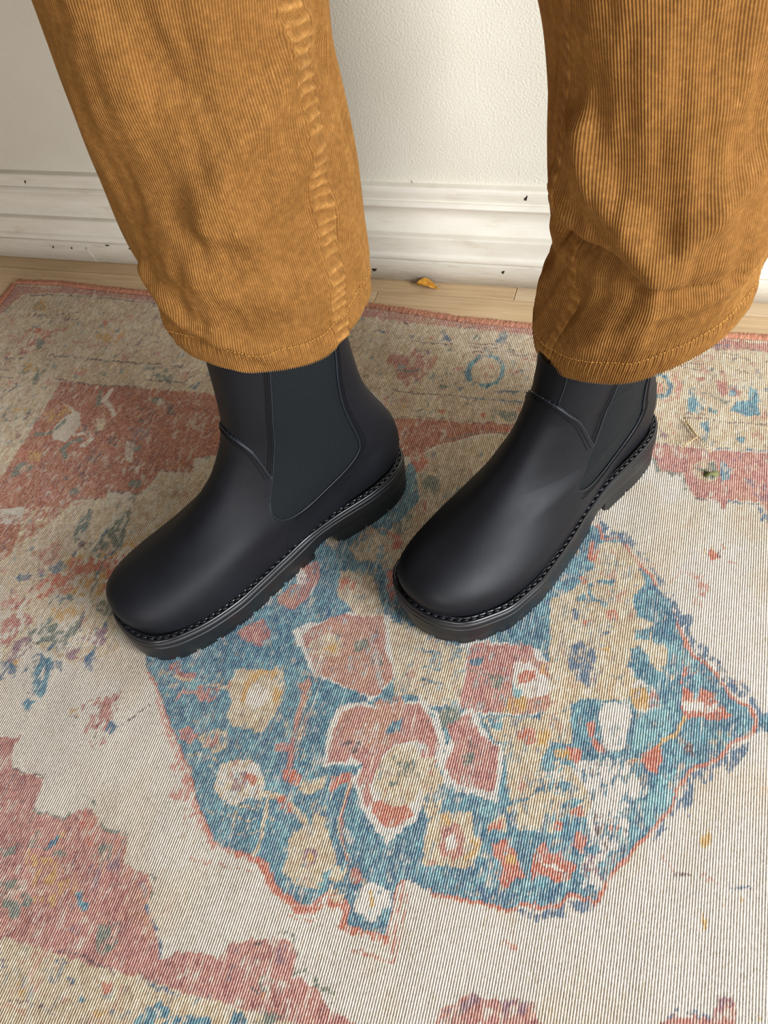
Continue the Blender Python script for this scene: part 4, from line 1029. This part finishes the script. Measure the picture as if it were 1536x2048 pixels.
yy = np.arange(.783, -.032, -.006); overlock(np.stack([np.full(len(yy), 1.004), yy, np.full(len(yy), -.0014)], 1), 'side_binding', -1)

# ---------- boots ----------
CURVE = {
 'R': dict(gore=[(1.19, 262), (1.152, 239), (1.082, 212), (1.012, 180), (1.004, 153), (1.04, 130), (1.10, 110), (1.213, 96), (1.388, 85), (1.60, 76), (1.754, 73), (1.90, 76), (2.05, 82), (2.165, 92), (2.182, 103), (2.14, 132), (2.086, 160), (2.103, 188), (2.19, 217), (2.22, 262)],
           vamp=[(0, 170), (.332, 166), (.611, 156), (.846, 141), (1.02, 126)], heel=(1.66, 74, 1.60, 44)),
 'L': dict(gore=[(1.26, 262), (1.25, 235), (1.22, 200), (1.213, 163), (1.257, 137), (1.32, 112), (1.36, 98), (1.44, 84), (1.58, 74), (1.75, 66), (1.93, 62), (2.10, 64), (2.24, 72), (2.28, 86), (2.22, 104), (2.16, 140), (2.16, 180), (2.2, 235), (2.22, 262)],
           vamp=[(0, 172), (.288, 169), (.576, 160), (.846, 149), (1.10, 131), (1.31, 114)], heel=(1.62, 72, 1.56, 44))}
def spline(P, step):
    P = np.array(P, float); n = len(P); out = []
    for i in range(n-1):
        p0, p1, p2, p3 = P[max(i-1, 0)], P[i], P[i+1], P[min(i+2, n-1)]
        for t in np.linspace(0, 1, 12, endpoint=False):
            out.append(.5*((2*p1)+(p2-p0)*t+(2*p0-5*p1+4*p2-p3)*t*t+(3*p1-p0-3*p2+p3)*t**3))
    out.append(P[-1]); return np.array(out)
def inpoly(A, B, P):
    ins = np.zeros(A.shape, bool)
    for (ax, ay), (bx, by) in zip(P, np.roll(P, -1, 0)):
        if ay == by: continue
        ins ^= ((ay > B) != (by > B)) & (A < (bx-ax)*(B-ay)/(by-ay)+ax)
    return ins
def make_boot(key, name_label):
    flip = BOOTS[key][3]; ztop = 256 if key == 'R' else 205
    root = thing('chelsea_boot', name_label, 'boot', to_world(key, 60, 0, 0), group='pair of black chelsea boots')
    ox = np.array(root.location)
    def W(s, n, z): return np.stack(np.broadcast_arrays(*to_world(key, s, n, z)), -1)-ox
    cu = CURVE[key]; gore = spline(cu['gore'], 0); vamp = spline(cu['vamp'], 0)
    zr = np.r_[np.arange(33, 58, 1.0), np.arange(58, 102, .6), np.arange(102, ztop+.1, 1.1)]
    N = 560; ph = np.linspace(0, 2*np.pi, N, endpoint=False)
    Ph, Zz = np.meshgrid(ph, zr); s, n, z = upper(Ph, Zz, flip)
    fold = np.where(Ph > np.pi, 2*np.pi-Ph, Ph)          # both sides carry the same panels
    isg = inpoly(fold, Zz, gore)
    gf = np.interp(Zz, [q[1] for q in cu['gore'][::-1][-8:]], [q[0] for q in cu['gore'][::-1][-8:]])
    vz = np.interp(fold, vamp[:, 0], vamp[:, 1]); tip = vamp[-1]
    lead = np.interp(Zz, gore[::-1][-85:, 1], gore[::-1][-85:, 0])
    isp = (fold < lead) & (Zz > vz) & (~isg) & (Zz > tip[1]-2)
    hx, hz, hx2, hz2 = cu['heel']
    isq = (~isg) & (~isp) & ((fold > 1.9) | ((fold > np.interp(Zz, [hz2, hz], [hx2, hx])) & (Zz < 150)))
    reg = np.zeros(Ph.shape, int); reg[isp] = 1; reg[isq] = 2; reg[isg] = 3
    off = np.array([1.5, 0.0, .7, -1.0])[reg]
    # subtle flex creases over the instep and a shallow dent on the toe
    off = off+0.12*np.sin(Zz*.33+2*np.cos(Ph))*np.exp(-((Zz-118)/16)**2)*np.exp(-(fold/.9)**2)
    ds = np.stack(np.broadcast_arrays(s, n), -1); T = np.roll(ds, -1, 1)-np.roll(ds, 1, 1); T /= np.linalg.norm(T, axis=-1)[..., None]+1e-9
    P = W(s+off*T[..., 1], n-off*T[..., 0], z)
    fc = grid_faces(len(zr), N, True); fr = reg.reshape(-1)[fc].min(1)
    fr = np.where((reg.reshape(-1)[fc] == 3).sum(1) >= 2, 3, reg.reshape(-1)[fc].min(1)); Vf = P.reshape(-1, 3)
    for i, (nm, mt) in enumerate((('vamp', ML), ('shaft_panel', ML), ('heel_quarter', ML), ('elastic_gusset', ME))):
        F_ = fc[fr == i]; u, inv = np.unique(F_, return_inverse=True)
        mesh_obj(nm, Vf[u], inv.reshape(F_.shape), mt, root)
    # seams lie on the surface
    def dense(pz, n=40):
        pz = np.array(pz, float); t = np.linspace(0, len(pz)-1, n*(len(pz)-1)+1)
        return np.stack([np.interp(t, np.arange(len(pz)), pz[:, k]) for k in (0, 1)], 1)
    def surf(pz, lift, side=1):
        pz = np.array(pz, float); pz = pz[pz[:, 1] <= ztop+1]; f = pz[:, 0] if side > 0 else 2*np.pi-pz[:, 0]
        s1, n1, z1 = upper(f, pz[:, 1], flip); s2, n2, z2 = upper(f+.002, pz[:, 1], flip)
        t = np.stack([s2-s1, n2-n1], -1); t /= np.linalg.norm(t, axis=1)[:, None]+1e-9
        return W(s1+lift*t[:, 1], n1-lift*t[:, 0], z1)
    piping, thread = Bag(), Bag()
    def resample(Q, step):
        d = np.r_[0, np.cumsum(np.linalg.norm(np.diff(Q, axis=0), axis=1))]; t = np.arange(0, d[-1], step)
        return np.stack([np.interp(t, d, Q[:, k]) for k in range(3)], 1)
    def offset_curve(c, mm):       # shift in the unrolled surface, about 55 mm per radian
        c = np.array(c); q = c*np.array([55., 1.]); t = np.gradient(q, axis=0); t /= np.linalg.norm(t, axis=1)[:, None]+1e-9
        q = q+np.stack([-t[:, 1], t[:, 0]], 1)*mm; return q/np.array([55., 1.])
    for side in (1, -1):
        piping.tube(resample(surf(gore, .3, side), .002), .0007, 6)
        piping.tube(resample(surf(vamp, 1.2, side), .002), .00065, 6)
        for c, mms, lf in ((gore, (-2.2, -4.4), 1.2), (vamp, (-1.8, -3.8), 1.9)):
            for mm in mms:
                Q = resample(surf(offset_curve(c, mm), lf, side), .0026)
                for a_, b_ in zip(Q[:-1], Q[1:]): thread.tube([a_+(b_-a_)*.1, (a_+b_)/2, a_+(b_-a_)*.85], [.0003, .00042, .0003], 4)
        Q = resample(surf(dense([(hx, hz-2), ((hx+hx2)/2, 60), (hx2, hz2)]), .9, side), .0026)
        for a_, b_ in zip(Q[:-1], Q[1:]): thread.tube([a_, a_+(b_-a_)*.8], .0004, 4)
    piping.tube(resample(surf(dense([(math.pi, ztop-1), (math.pi, 120), (math.pi, 45)]), .6), .003), .0011, 6)
    # centre seam up the front of the shaft
    if flip: piping.tube(resample(surf(dense([(.27, ztop-2), (.28, 190), (.27, 170)]), .2), .003), .0006, 6)
    piping.build('raised_seam', M_edge, root); thread.build('seam_stitching', M_seam, root, kind='stuff')
    # shaft lining, top edge
    sI, nI, zI = upper(ph[None]*np.ones((5, 1)), np.array([ztop+1.0, ztop+1.5, ztop+.5, ztop-20, ztop-60])[:, None], flip)
    sc_, nc_ = sI.mean(1, keepdims=True), nI.mean(1, keepdims=True); k_ = np.array([1, .98, .95, .94, .93])[:, None]
    mesh_obj('lining', W(sc_+(sI-sc_)*k_, nc_+(nI-nc_)*k_, zI+np.zeros_like(sI)).reshape(-1, 3), grid_faces(5, N, True), M_sole, root)
    # pull tab at the back
    b = Bag(); c0 = surf([(math.pi, ztop-34), (math.pi, ztop-2)], 1.2); up = c0[1]-c0[0]
    tb = surf([(math.pi-.16, 200), (math.pi+.16, 200)], 1.5); wdt = (tb[1]-tb[0])*.9; outw = np.cross(wdt, up); outw /= np.linalg.norm(outw)
    b.box((c0[0]+c0[1])/2+up*.15, (np.linalg.norm(wdt)/2, .0011, np.linalg.norm(up)/2), [wdt/np.linalg.norm(wdt), outw, up/np.linalg.norm(up)]); b.build('pull_tab', ME, root)
    # ---- sole
    O, Nn = sole_outline(flip, 360); S_ = O[:, 0]
    wz = weltz(S_); zb = 3.2+13.8*(1/(1+np.exp((S_-122)/5.0)))+np.maximum(spring(S_)-.5, 0)*.9
    zb = np.where(S_ < 100, 17, zb)
    def sweep(prof, name, mat, par=root):
        k = len(prof); V = np.zeros((len(O), k, 3))
        for i, (o_, fb, dz) in enumerate(prof):
            zz = zb+(wz-zb)*fb+dz; q = O+Nn*o_; V[:, i] = W(q[:, 0], q[:, 1], zz)
        return mesh_obj(name, V.reshape(-1, 3), np.vstack([grid_faces(len(O), k), np.array([[(len(O)-1)*k+j, (len(O)-1)*k+j+1, j+1, j] for j in range(k-1)])]), mat, par)
    outs = sweep([(-60, 0, 0), (-14, 0, 0), (-1.2, 0, 0), (-.2, 0, .7), (.2, .3, 0), (.5, .62, 0), (.55, .66, 0), (-.1, .67, 0), (-.1, .71, 0), (.55, .72, 0), (.7, .8, 0), (.4, 1, -2.4), (-2, 1, -2.2), (-11, 1, -2.2)], 'outsole', M_sole)
    a = np.linspace(-.5, 1.25, 9)*np.pi
    sweep([(-1.5+1.7*math.cos(t), 1, -.9+1.9*math.sin(t)) for t in a], 'welt', M_welt)
    sweep([(-5.3+.2*math.cos(t)*6, 1, -.4+1.5*math.sin(t)) for t in np.linspace(-.3, 1.3, 7)*np.pi], 'inner_welt', M_welt)
    d = np.r_[0, np.cumsum(np.linalg.norm(np.roll(O, -1, 0)-O, axis=1))]
    def at(t):
        t = t % d[-1]; Oc = np.vstack([O, O[:1]]); Nc = np.vstack([Nn, Nn[:1]])
        q = np.array([np.interp(t, d, Oc[:, k]) for k in (0, 1)]); m_ = np.array([np.interp(t, d, Nc[:, k]) for k in (0, 1)]); return q, m_/np.linalg.norm(m_)
    ws = Bag(); pitch = 7.0; n_ = int(d[-1]/pitch)
    for i in range(n_):
        for (o1, o2, dt0, dt1, hh) in ((-4.6, -2.2, 0, 5.0, .9), (-2.0, -4.8, 1.2, 6.8, 1.5)):
            pts = []
            for u in (0, .3, .7, 1):
                q, m_ = at((i)*d[-1]/n_+dt0+(dt1-dt0)*u); q = q+m_*(o1+(o2-o1)*u)
                pts.append(W(q[0], q[1], weltz(q[0])-1.0+hh*math.sin(math.pi*(.15+.7*u))))
            ws.tube(pts, [.0006, .0013, .0013, .0006], 6)
    ws.build('welt_stitching', M_thread, root, kind='stuff')
    # footbed so that the sole is closed under the upper
    V = W(O[:, 0]-Nn[:, 0]*8, O[:, 1]-Nn[:, 1]*8, wz-2); V2 = W(O[:, 0]*.0+150, O[:, 1]*0, np.full(len(O), 30.)); 
    mesh_obj('insole', np.vstack([V, V2[:1]]), [(i, (i+1) % len(O), len(O)) for i in range(len(O))], M_sole, root)
    # heel block under the rear, with notched edge
    hm = O[:, 0] < 100; idx = np.where(hm)[0]
    roll = np.where(np.diff(idx) > 1)[0]; idx = np.r_[idx[roll[0]+1:], idx[:roll[0]+1]] if len(roll) else idx
    H_ = O[idx]-Nn[idx]*.9; nH = len(H_); V = []
    for zz, k_ in ((4, 0), (8, 0), (17.6, .0)):
        V.append(W(H_[:, 0], H_[:, 1], np.full(nH, float(zz))))
    V = np.vstack(V); Fh = [(i+nH*l, (i+1) % nH+nH*l, (i+1) % nH+nH*(l+1), i+nH*(l+1)) for l in range(2) for i in range(nH)]
    Fh += [tuple(range(nH))[::-1], tuple(range(2*nH, 3*nH))]
    mesh_obj('heel_block', V, Fh, M_sole, root, smooth=False)
    def lug(t0, t1, depth, z0, z1):
        q0, m0 = at(t0); q1, m1 = at(t1); qm, mm_ = at((t0+t1)/2)
        if mm_[0]*0 != 0: return
        base = [q0-m0*1.0, qm-mm_*1.0, q1-m1*1.0, q1-m1*depth, qm-mm_*depth, q0-m0*depth]
        V = [W(p[0], p[1], zf) for zf in (z0, z1) for p in base]
        zs0 = max(spring(qm[0])-1.0, 0)
        V = [v+np.array([0, 0, zs0/1000*.9]) for v in V]
        b = Bag(); b.add(V, [(5, 4, 3, 2, 1, 0), (6, 7, 8, 9, 10, 11)]+[(i, (i+1) % 6, 6+(i+1) % 6, 6+i) for i in range(6)])
        b.build('lug', M_sole, root, smooth=False)
    t = 0.
    while t < d[-1]-8:
        q, m_ = at(t+6.5); sx = q[0]
        if sx > 128: lug(t, t+15.5, 17, 0, 6); t += 19.5
        elif sx < 99: lug(t, t+24, 14, 0, 6.4); t += 27.5
        else: t += 3
    # centre lugs, only seen from low down
    for cx_ in (150, 180, 210, 240):
        for cn in (-14, 12):
            b = Bag(); c_ = W(np.array(float(cx_)), np.array(float(cn)), 3.0+max(spring(cx_)-.5, 0)); b.box(c_, (.009, .009, .003)); b.build('lug', M_sole, root, smooth=False)
    return root
make_boot('R', 'black chelsea boot showing its whole elastic gusset side-on, nearer the rug corner')
make_boot('L', 'black chelsea boot with its domed toe towards the viewer, gusset partly hidden under the hem')

# ---------- person: trousers ----------
FOLD = {
 'R': [([(338.5, .224), (330.5, .212), (324, .2), (311.5, .186), (300, .168), (290, .147), (283, .128)], 8, .012),
       ([(291.5, .265), (291, .236), (285, .205), (275.5, .171), (271.5, .135)], -6, .020),
       ([(339.5, .125), (326.5, .114), (317.5, .099), (307, .083)], -4.5, .015),
       ([(332.5, .15), (320, .145), (309, .134), (300, .119)], 4, .010),
       ([(236, .075), (244.5, .057), (247, .042), (255.5, .031), (272, .025), (290, .017)], 6, .008),
       ([(238, .02), (250, .004), (262, 0), (276, 0)], 4.5, .013),
       ([(271.5, .08), (284.5, .068), (304, .061), (325, .057), (346.5, .049)], 4, .014),
       ([(300, .26), (318, .29), (330, .33)], 5, .02), ([(352, .20), (350, .12)], -3, .008),
       ([(268, .30), (274, .25), (283, .22)], -5, .014)],
 'L': [([(232, .187), (237, .168), (244.5, .145), (254.5, .127), (263.5, .106), (267.5, .09)], 9, .012),
       ([(206, .103), (228, .110), (243.5, .104), (256.5, .095), (264.5, .085)], -11, .011),
       ([(330, .142), (318, .133), (299, .125), (287, .114), (277.5, .104)], 7, .013),
       ([(272, .20), (271, .164), (272, .139), (274, .115)], -3.5, .016),
       ([(319.5, .049), (294.5, .054), (275.5, .06), (259.5, .049), (243.5, .032)], 5, .010),
       ([(312, .062), (288.5, .071), (276, .073)], -4, .008),
       ([(255, .075), (240, .062), (228, .055)], -4, .012),
       ([(196.5, .051), (203, .03), (213.5, .019)], 4, .010),
       ([(212, .143), (220.5, .133), (228, .122), (246, .115)], 5, .007),
       ([(262, .035), (285, .038), (305, .034)], 2.5, .006),
       ([(240, .24), (255, .22), (268, .20)], 4, .02), ([(300, .19), (315, .23), (325, .28)], 5, .018)]}
SEAM = {'R': [(339, .40), (340, .254), (341, .238), (343.5, .214), (346.5, .188), (346, .16), (344.5, .134), (344, .109), (343, .078), (341, .046), (340, .015), (339, 0)],
        'L': [(236, .40), (233.5, .27), (230, .254), (224, .22), (219, .181), (215, .148), (218, .122), (218.5, .093), (221, .072), (228, .062), (226.5, .04), (223.5, .013), (223, 0)]}
person = thing('person', 'standing person in mustard corduroy trousers, seen only from the knees down', 'person', (-.16, .53, 0))
pl = np.array(person.location)
def seg_dist(A, B, P):
    best = np.full(A.shape, 9.)
    for (ax, ay), (bx, by) in zip(P[:-1], P[1:]):
        L2 = (bx-ax)**2+(by-ay)**2+1e-12; t = np.clip(((A-ax)*(bx-ax)+(B-ay)*(by-ay))/L2, 0, 1)
        best = np.minimum(best, np.hypot(A-ax-t*(bx-ax), B-ay-t*(by-ay)))
    return best
STEP = {'R': [([(232, .070), (244, .050), (254, .034), (270, .026), (292, .018)], 2.5, .016)],
        'L': [([(200, .128), (214, .124), (228, .118), (246, .107), (258, .097), (268, .086)], 9, .030), ([(345, .050), (320, .058), (300, .066), (284, .074), (270, .084)], 2.2, .022)]}
NW = {'R': 336, 'L': 280}
M_tan = mat_plain('tan_thread', 'C99243', .8)
def make_leg(key, label):
    nw = NW[key]; N = nw*4; th = np.linspace(0, 2*np.pi, N, endpoint=False)
    v = np.r_[np.arange(0, .245, .0022), np.arange(.245, .735, .012)]
    T, Vq = np.meshgrid(th, v); cx, cy, r, z = leg_point(key, T, Vq)
    deg = np.degrees(T); U = .075*np.radians(deg); 
    disp = np.zeros(T.shape)
    for P, amp, wd in FOLD[key]:
        Q = [(.075*math.radians(a), b_) for a, b_ in P]; dd = seg_dist(U, Vq, Q)
        disp += amp*.001*np.exp(-(dd/wd)**2)
    for P, amp, dec in STEP[key]:       # cloth overhanging along a line, drawn in below it
        Q = [(.075*math.radians(a), b_) for a, b_ in P]; Q = sorted(Q); qa = [q[0] for q in Q]; qb = [q[1] for q in Q]
        below = np.interp(U, qa, qb)-Vq; ends = np.clip((U-qa[0]+.004)/.012, 0, 1)*np.clip((qa[-1]+.006-U)/.016, 0, 1)
        disp += ends*amp*.001*(-np.exp(-np.clip(below, 0, 1)/dec)/(1+np.exp(-(below-.002)/.0016))+.45*np.exp(-(np.clip(-below, 0, 1)/.010)**2)*(below < .002))
    disp += ((vnoise(np.cos(T)*3+5, Vq*14+np.sin(T)*3+9, 31)-.5)*.0055+(vnoise(np.cos(T)*9+5, Vq*34+np.sin(T)*9+9, 32)-.5)*.0028)*np.clip(Vq/.03, .3, 1)
    # seam allowance band beside the outseam, puckered
    Q = [(.075*math.radians(a), b_) for a, b_ in SEAM[key]]
    su = np.interp(Vq, [q[1] for q in Q[::-1]], [q[0] for q in Q[::-1]])
    sd = U-su; wb = .014 if key == 'R' else .008
    band = 1/(1+np.exp(-(sd+wb)/.0008))*(1/(1+np.exp(sd/.0005)))
    puck = np.sin((Vq+.35*sd+.004*vnoise(Vq*80, sd*0, 33))*2*np.pi/.0088)
    kk = 1 if key == 'R' else .45
    disp += band*(.0012+.0014*puck)*kk
    groove = np.exp(-((sd-.0006)/.0011)**2); disp -= groove*.0013*kk
    if key == 'R':      # edge of the allowance shows as a ridge too
        disp += .0008*np.exp(-((sd+wb)/.0012)**2)*(1+.7*puck)
    hemline = np.exp(-((Vq-.0165)/.0014)**2); disp += np.where(Vq < .0165, .0010, 0)-.0012*hemline
    disp += .0003*np.sin(T*151+4*np.sin(T*9)+3*np.sin(T*4))*np.exp(-((Vq-.016)/.008)**2)
    # wales
    shift = 2.2*Vq*(1 if key == 'R' else -.4)
    wave = np.cos(nw*(T+shift/6.0*0)+0)
    wave = np.sign(wave)*np.abs(wave)**.7
    soft = 1-.8*band
    disp += (.00026 if key == 'R' else .00028)*wave*soft*(1+.9*np.exp(-Vq/.10))
    z = z-.0007*(wave+1)*np.exp(-Vq/.004)
    rr = r+disp
    X_ = cx+rr*np.cos(T)-pl[0]; Y_ = cy+rr*np.sin(T)-pl[1]; Z_ = z-pl[2]
    P = np.stack([X_, Y_, Z_], -1)
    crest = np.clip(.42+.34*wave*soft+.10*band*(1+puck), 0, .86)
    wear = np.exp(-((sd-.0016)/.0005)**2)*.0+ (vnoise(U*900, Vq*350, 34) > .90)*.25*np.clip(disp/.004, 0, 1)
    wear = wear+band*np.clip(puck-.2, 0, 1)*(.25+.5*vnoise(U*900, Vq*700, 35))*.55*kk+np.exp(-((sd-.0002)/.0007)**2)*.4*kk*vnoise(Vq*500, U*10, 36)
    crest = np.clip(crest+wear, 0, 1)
    nh = int(np.searchsorted(v, .0165))+1
    def part(sl, name, par):
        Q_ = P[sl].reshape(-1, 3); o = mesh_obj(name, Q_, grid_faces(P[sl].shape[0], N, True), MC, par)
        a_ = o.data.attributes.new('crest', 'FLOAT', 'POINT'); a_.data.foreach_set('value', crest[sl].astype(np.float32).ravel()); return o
    leg = part(slice(nh-1, None), 'trouser_leg', person); leg['label'] = label
    hem = part(slice(0, nh), 'hem', leg)
    # turned-under inside of the hem
    ins = []
    for dz, dr in ((0, 0), (-.0012, -.0012), (-.0004, -.0028), (.006, -.0035), (.012, -.0045), (.024, -.006)):
        q = P[0].copy(); rad = q[:, :2]-np.stack([cx[0]-pl[0], cy[0]-pl[1]], 1); ln = np.linalg.norm(rad, axis=1)[:, None]
        q[:, :2] += rad/ln*dr; q[:, 2] += dz; ins.append(q)
    o = mesh_obj('hem_lining', np.array(ins).reshape(-1, 3), grid_faces(6, N, True)[:, ::-1], MC, leg)
    # stitch row above the hem and along the seam
    st = Bag()
    def dashes(cu, step, rad):
        for i in range(len(cu)-1):
            if i % 2 == 0: st.tube([cu[i], cu[i+1]], rad, 4)
    ri = nh; cu = P[ri][::3]+0; c_ = np.stack([cx[ri]-pl[0], cy[ri]-pl[1]], 1)[::3]; o_ = cu[:, :2]-c_; cu[:, :2] += o_/np.linalg.norm(o_, axis=1)[:, None]*.0008
    dashes(cu, 0, .00032)
    st.build('stitching', M_tan, leg, kind='stuff')
    return leg
make_leg('R', 'trouser leg with a puckered side seam'); make_leg('L', 'trouser leg bunched into a deep fold above the hem')
# seat of the trousers, above the picture
a = np.linspace(0, 2*np.pi, 64, endpoint=False); zz = np.linspace(.80, 1.02, 12); V = []
for z_ in zz:
    k_ = 1-.12*((z_-.93)/.12)**2; V.append(np.stack([-.165+.19*k_*np.cos(a), .526+.125*k_*np.sin(a), np.full(64, z_)], 1)-pl)
mesh_obj('trouser_seat', np.array(V).reshape(-1, 3), grid_faces(12, 64, True), MC, person)
# body inside the clothes: ankles to waist, one continuous surface
bm_v = [(-.165, .526, .90), (-.25, .523, .84), (-.292, .513, .50), (-.283, .515, .16), (-.08, .53, .84), (-.026, .553, .50), (-.046, .562, .15), (-.165, .526, 1.0)]
bm_e = [(0, 1), (1, 2), (2, 3), (0, 4), (4, 5), (5, 6), (0, 7)]
me = bpy.data.meshes.new('body'); me.from_pydata([tuple(np.array(q)-pl) for q in bm_v], bm_e, []); body = bpy.data.objects.new('body', me); col.objects.link(body); body.parent = person
me.materials.append(mat_plain('skin', 'C79A7E', .6))
sk = body.modifiers.new('skin', 'SKIN'); body.modifiers.new('sub', 'SUBSURF').levels = 2
for i, r_ in enumerate((.11, .075, .05, .028, .075, .05, .028, .10)): me.skin_vertices[0].data[i].radius = (r_, r_)
me.skin_vertices[0].data[0].use_root = True

# ---------- small things ----------
# fallen leaf by the baseboard
u = np.linspace(0, 1, 15); t = np.linspace(-1, 1, 9); V = []
for i, a_ in enumerate(u):
    wd_ = .0075*math.sin(math.pi*a_)**.75*(1.15-.4*a_)
    for b_ in t:
        V.append((-.2885+.0245*a_+.0012*math.sin(5*b_), .8335+.0012*math.sin(3*a_)+wd_*b_*.8, FZ+.0035+.0042*(b_*b_)*math.sin(math.pi*a_)+.0025*math.sin(4*a_+1)+.001*b_))
ml = NT('dry_golden_leaf'); ln = ml.noise(180, 3)
ml.set(Base_Color=ml.ramp(ln.outputs['Fac'], [(.3, lin('8A5A14')), (.55, lin('C58A2A')), (.8, lin('DCA850'))]), Roughness=.4)
leaf = mesh_obj('dry_leaf', np.array(V), grid_faces(15, 9), ml.m, label='small curled golden dry leaf on the floor against the baseboard', category='leaf')
leaf.modifiers.new('thick', 'SOLIDIFY').thickness = .0004
b = Bag(); b.tube([(-.2640, .8337, FZ+.004), (-.2605, .8342, FZ+.0050)], .0003, 5); b.tube([(V[4+9*i][0], V[4+9*i][1], V[4+9*i][2]-.0003) for i in range(15)], .0003, 5); b.build('leaf_stem', mat_plain('leaf_stem', '8A5A20', .6), leaf)
# dried grass sprig
M_straw = mat_plain('dry_straw', 'B09A72', .7); tw = Bag()
for P, r_ in (([(.0231, .6589, .004), (.0275, .6500, .0045), (.0330, .6420, .004), (.0381, .6359, .003)], .0006), ([(.0265, .6540, .002), (.0310, .6440, .0025), (.0370, .6370, .002)], .0009),
              ([(.0381, .6359, .003), (.0320, .6270, .0050), (.0228, .6164, .003)], .0007), ([(.0370, .6365, .003), (.0290, .6245, .0052), (.0243, .6185, .003)], .0005),
              ([(.0381, .6359, .003), (.0440, .6270, .0040), (.0513, .6174, .0015)], .0005), ([(.0370, .6362, .002), (.0325, .6358, .003), (.0275, .6350, .0012)], .0003)):
    tw.tube(P, r_, 5)
tw.build('dried_grass_sprig', M_straw, label='dried straw sprig with splayed stalks lying on the pale border of the rug', category='twig')
# green crumb of leaf
V = []; nl = 9
for i in range(nl):
    a_ = 2*math.pi*i/nl; q = .0052*(1+.45*math.sin(2*a_+.6)+.25*math.sin(5*a_)); V.append((.0528+q*math.cos(a_)*1.1, .5922+q*math.sin(a_)*.8, .0012+.0016*math.sin(3*a_)))
V.append((.0528, .5922, .0035))
cr = mesh_obj('dried_leaf_fragment', V, [(i, (i+1) % nl, nl) for i in range(nl)], mat_plain('dry_green_leaf', '6F7046', .7, .3, (300, .5, .001)), label='crumpled grey-green leaf fragment on the rose band of the rug', category='leaf')
cr.modifiers.new('thick', 'SOLIDIFY').thickness = .0006
# stray fibres
M_fib = mat_plain('white_lint', 'EEE6D8', .7)
for P, lab in (([(-.196, .150, .0012), (-.192, .146, .003), (-.1885, .139, .0035), (-.185, .135, .0012)], 'short white lint fibre on the rug beyond the lower tip of the medallion'),
               ([(.055, .400, .0012), (.060, .397, .003), (.066, .392, .0028), (.069, .389, .001)], 'fine white lint fibre on the fringe of the medallion near its right point'),
               ([(-.205, .628, .0010), (-.199, .617, .003), (-.193, .607, .0032), (-.188, .600, .001)], 'thin pale fibre on the rug between the two boots')):
    b = Bag(); b.tube(P, .00018, 4); b.build('lint_fibre', M_fib, label=lab, category='fibre', group='stray fibres on the rug')
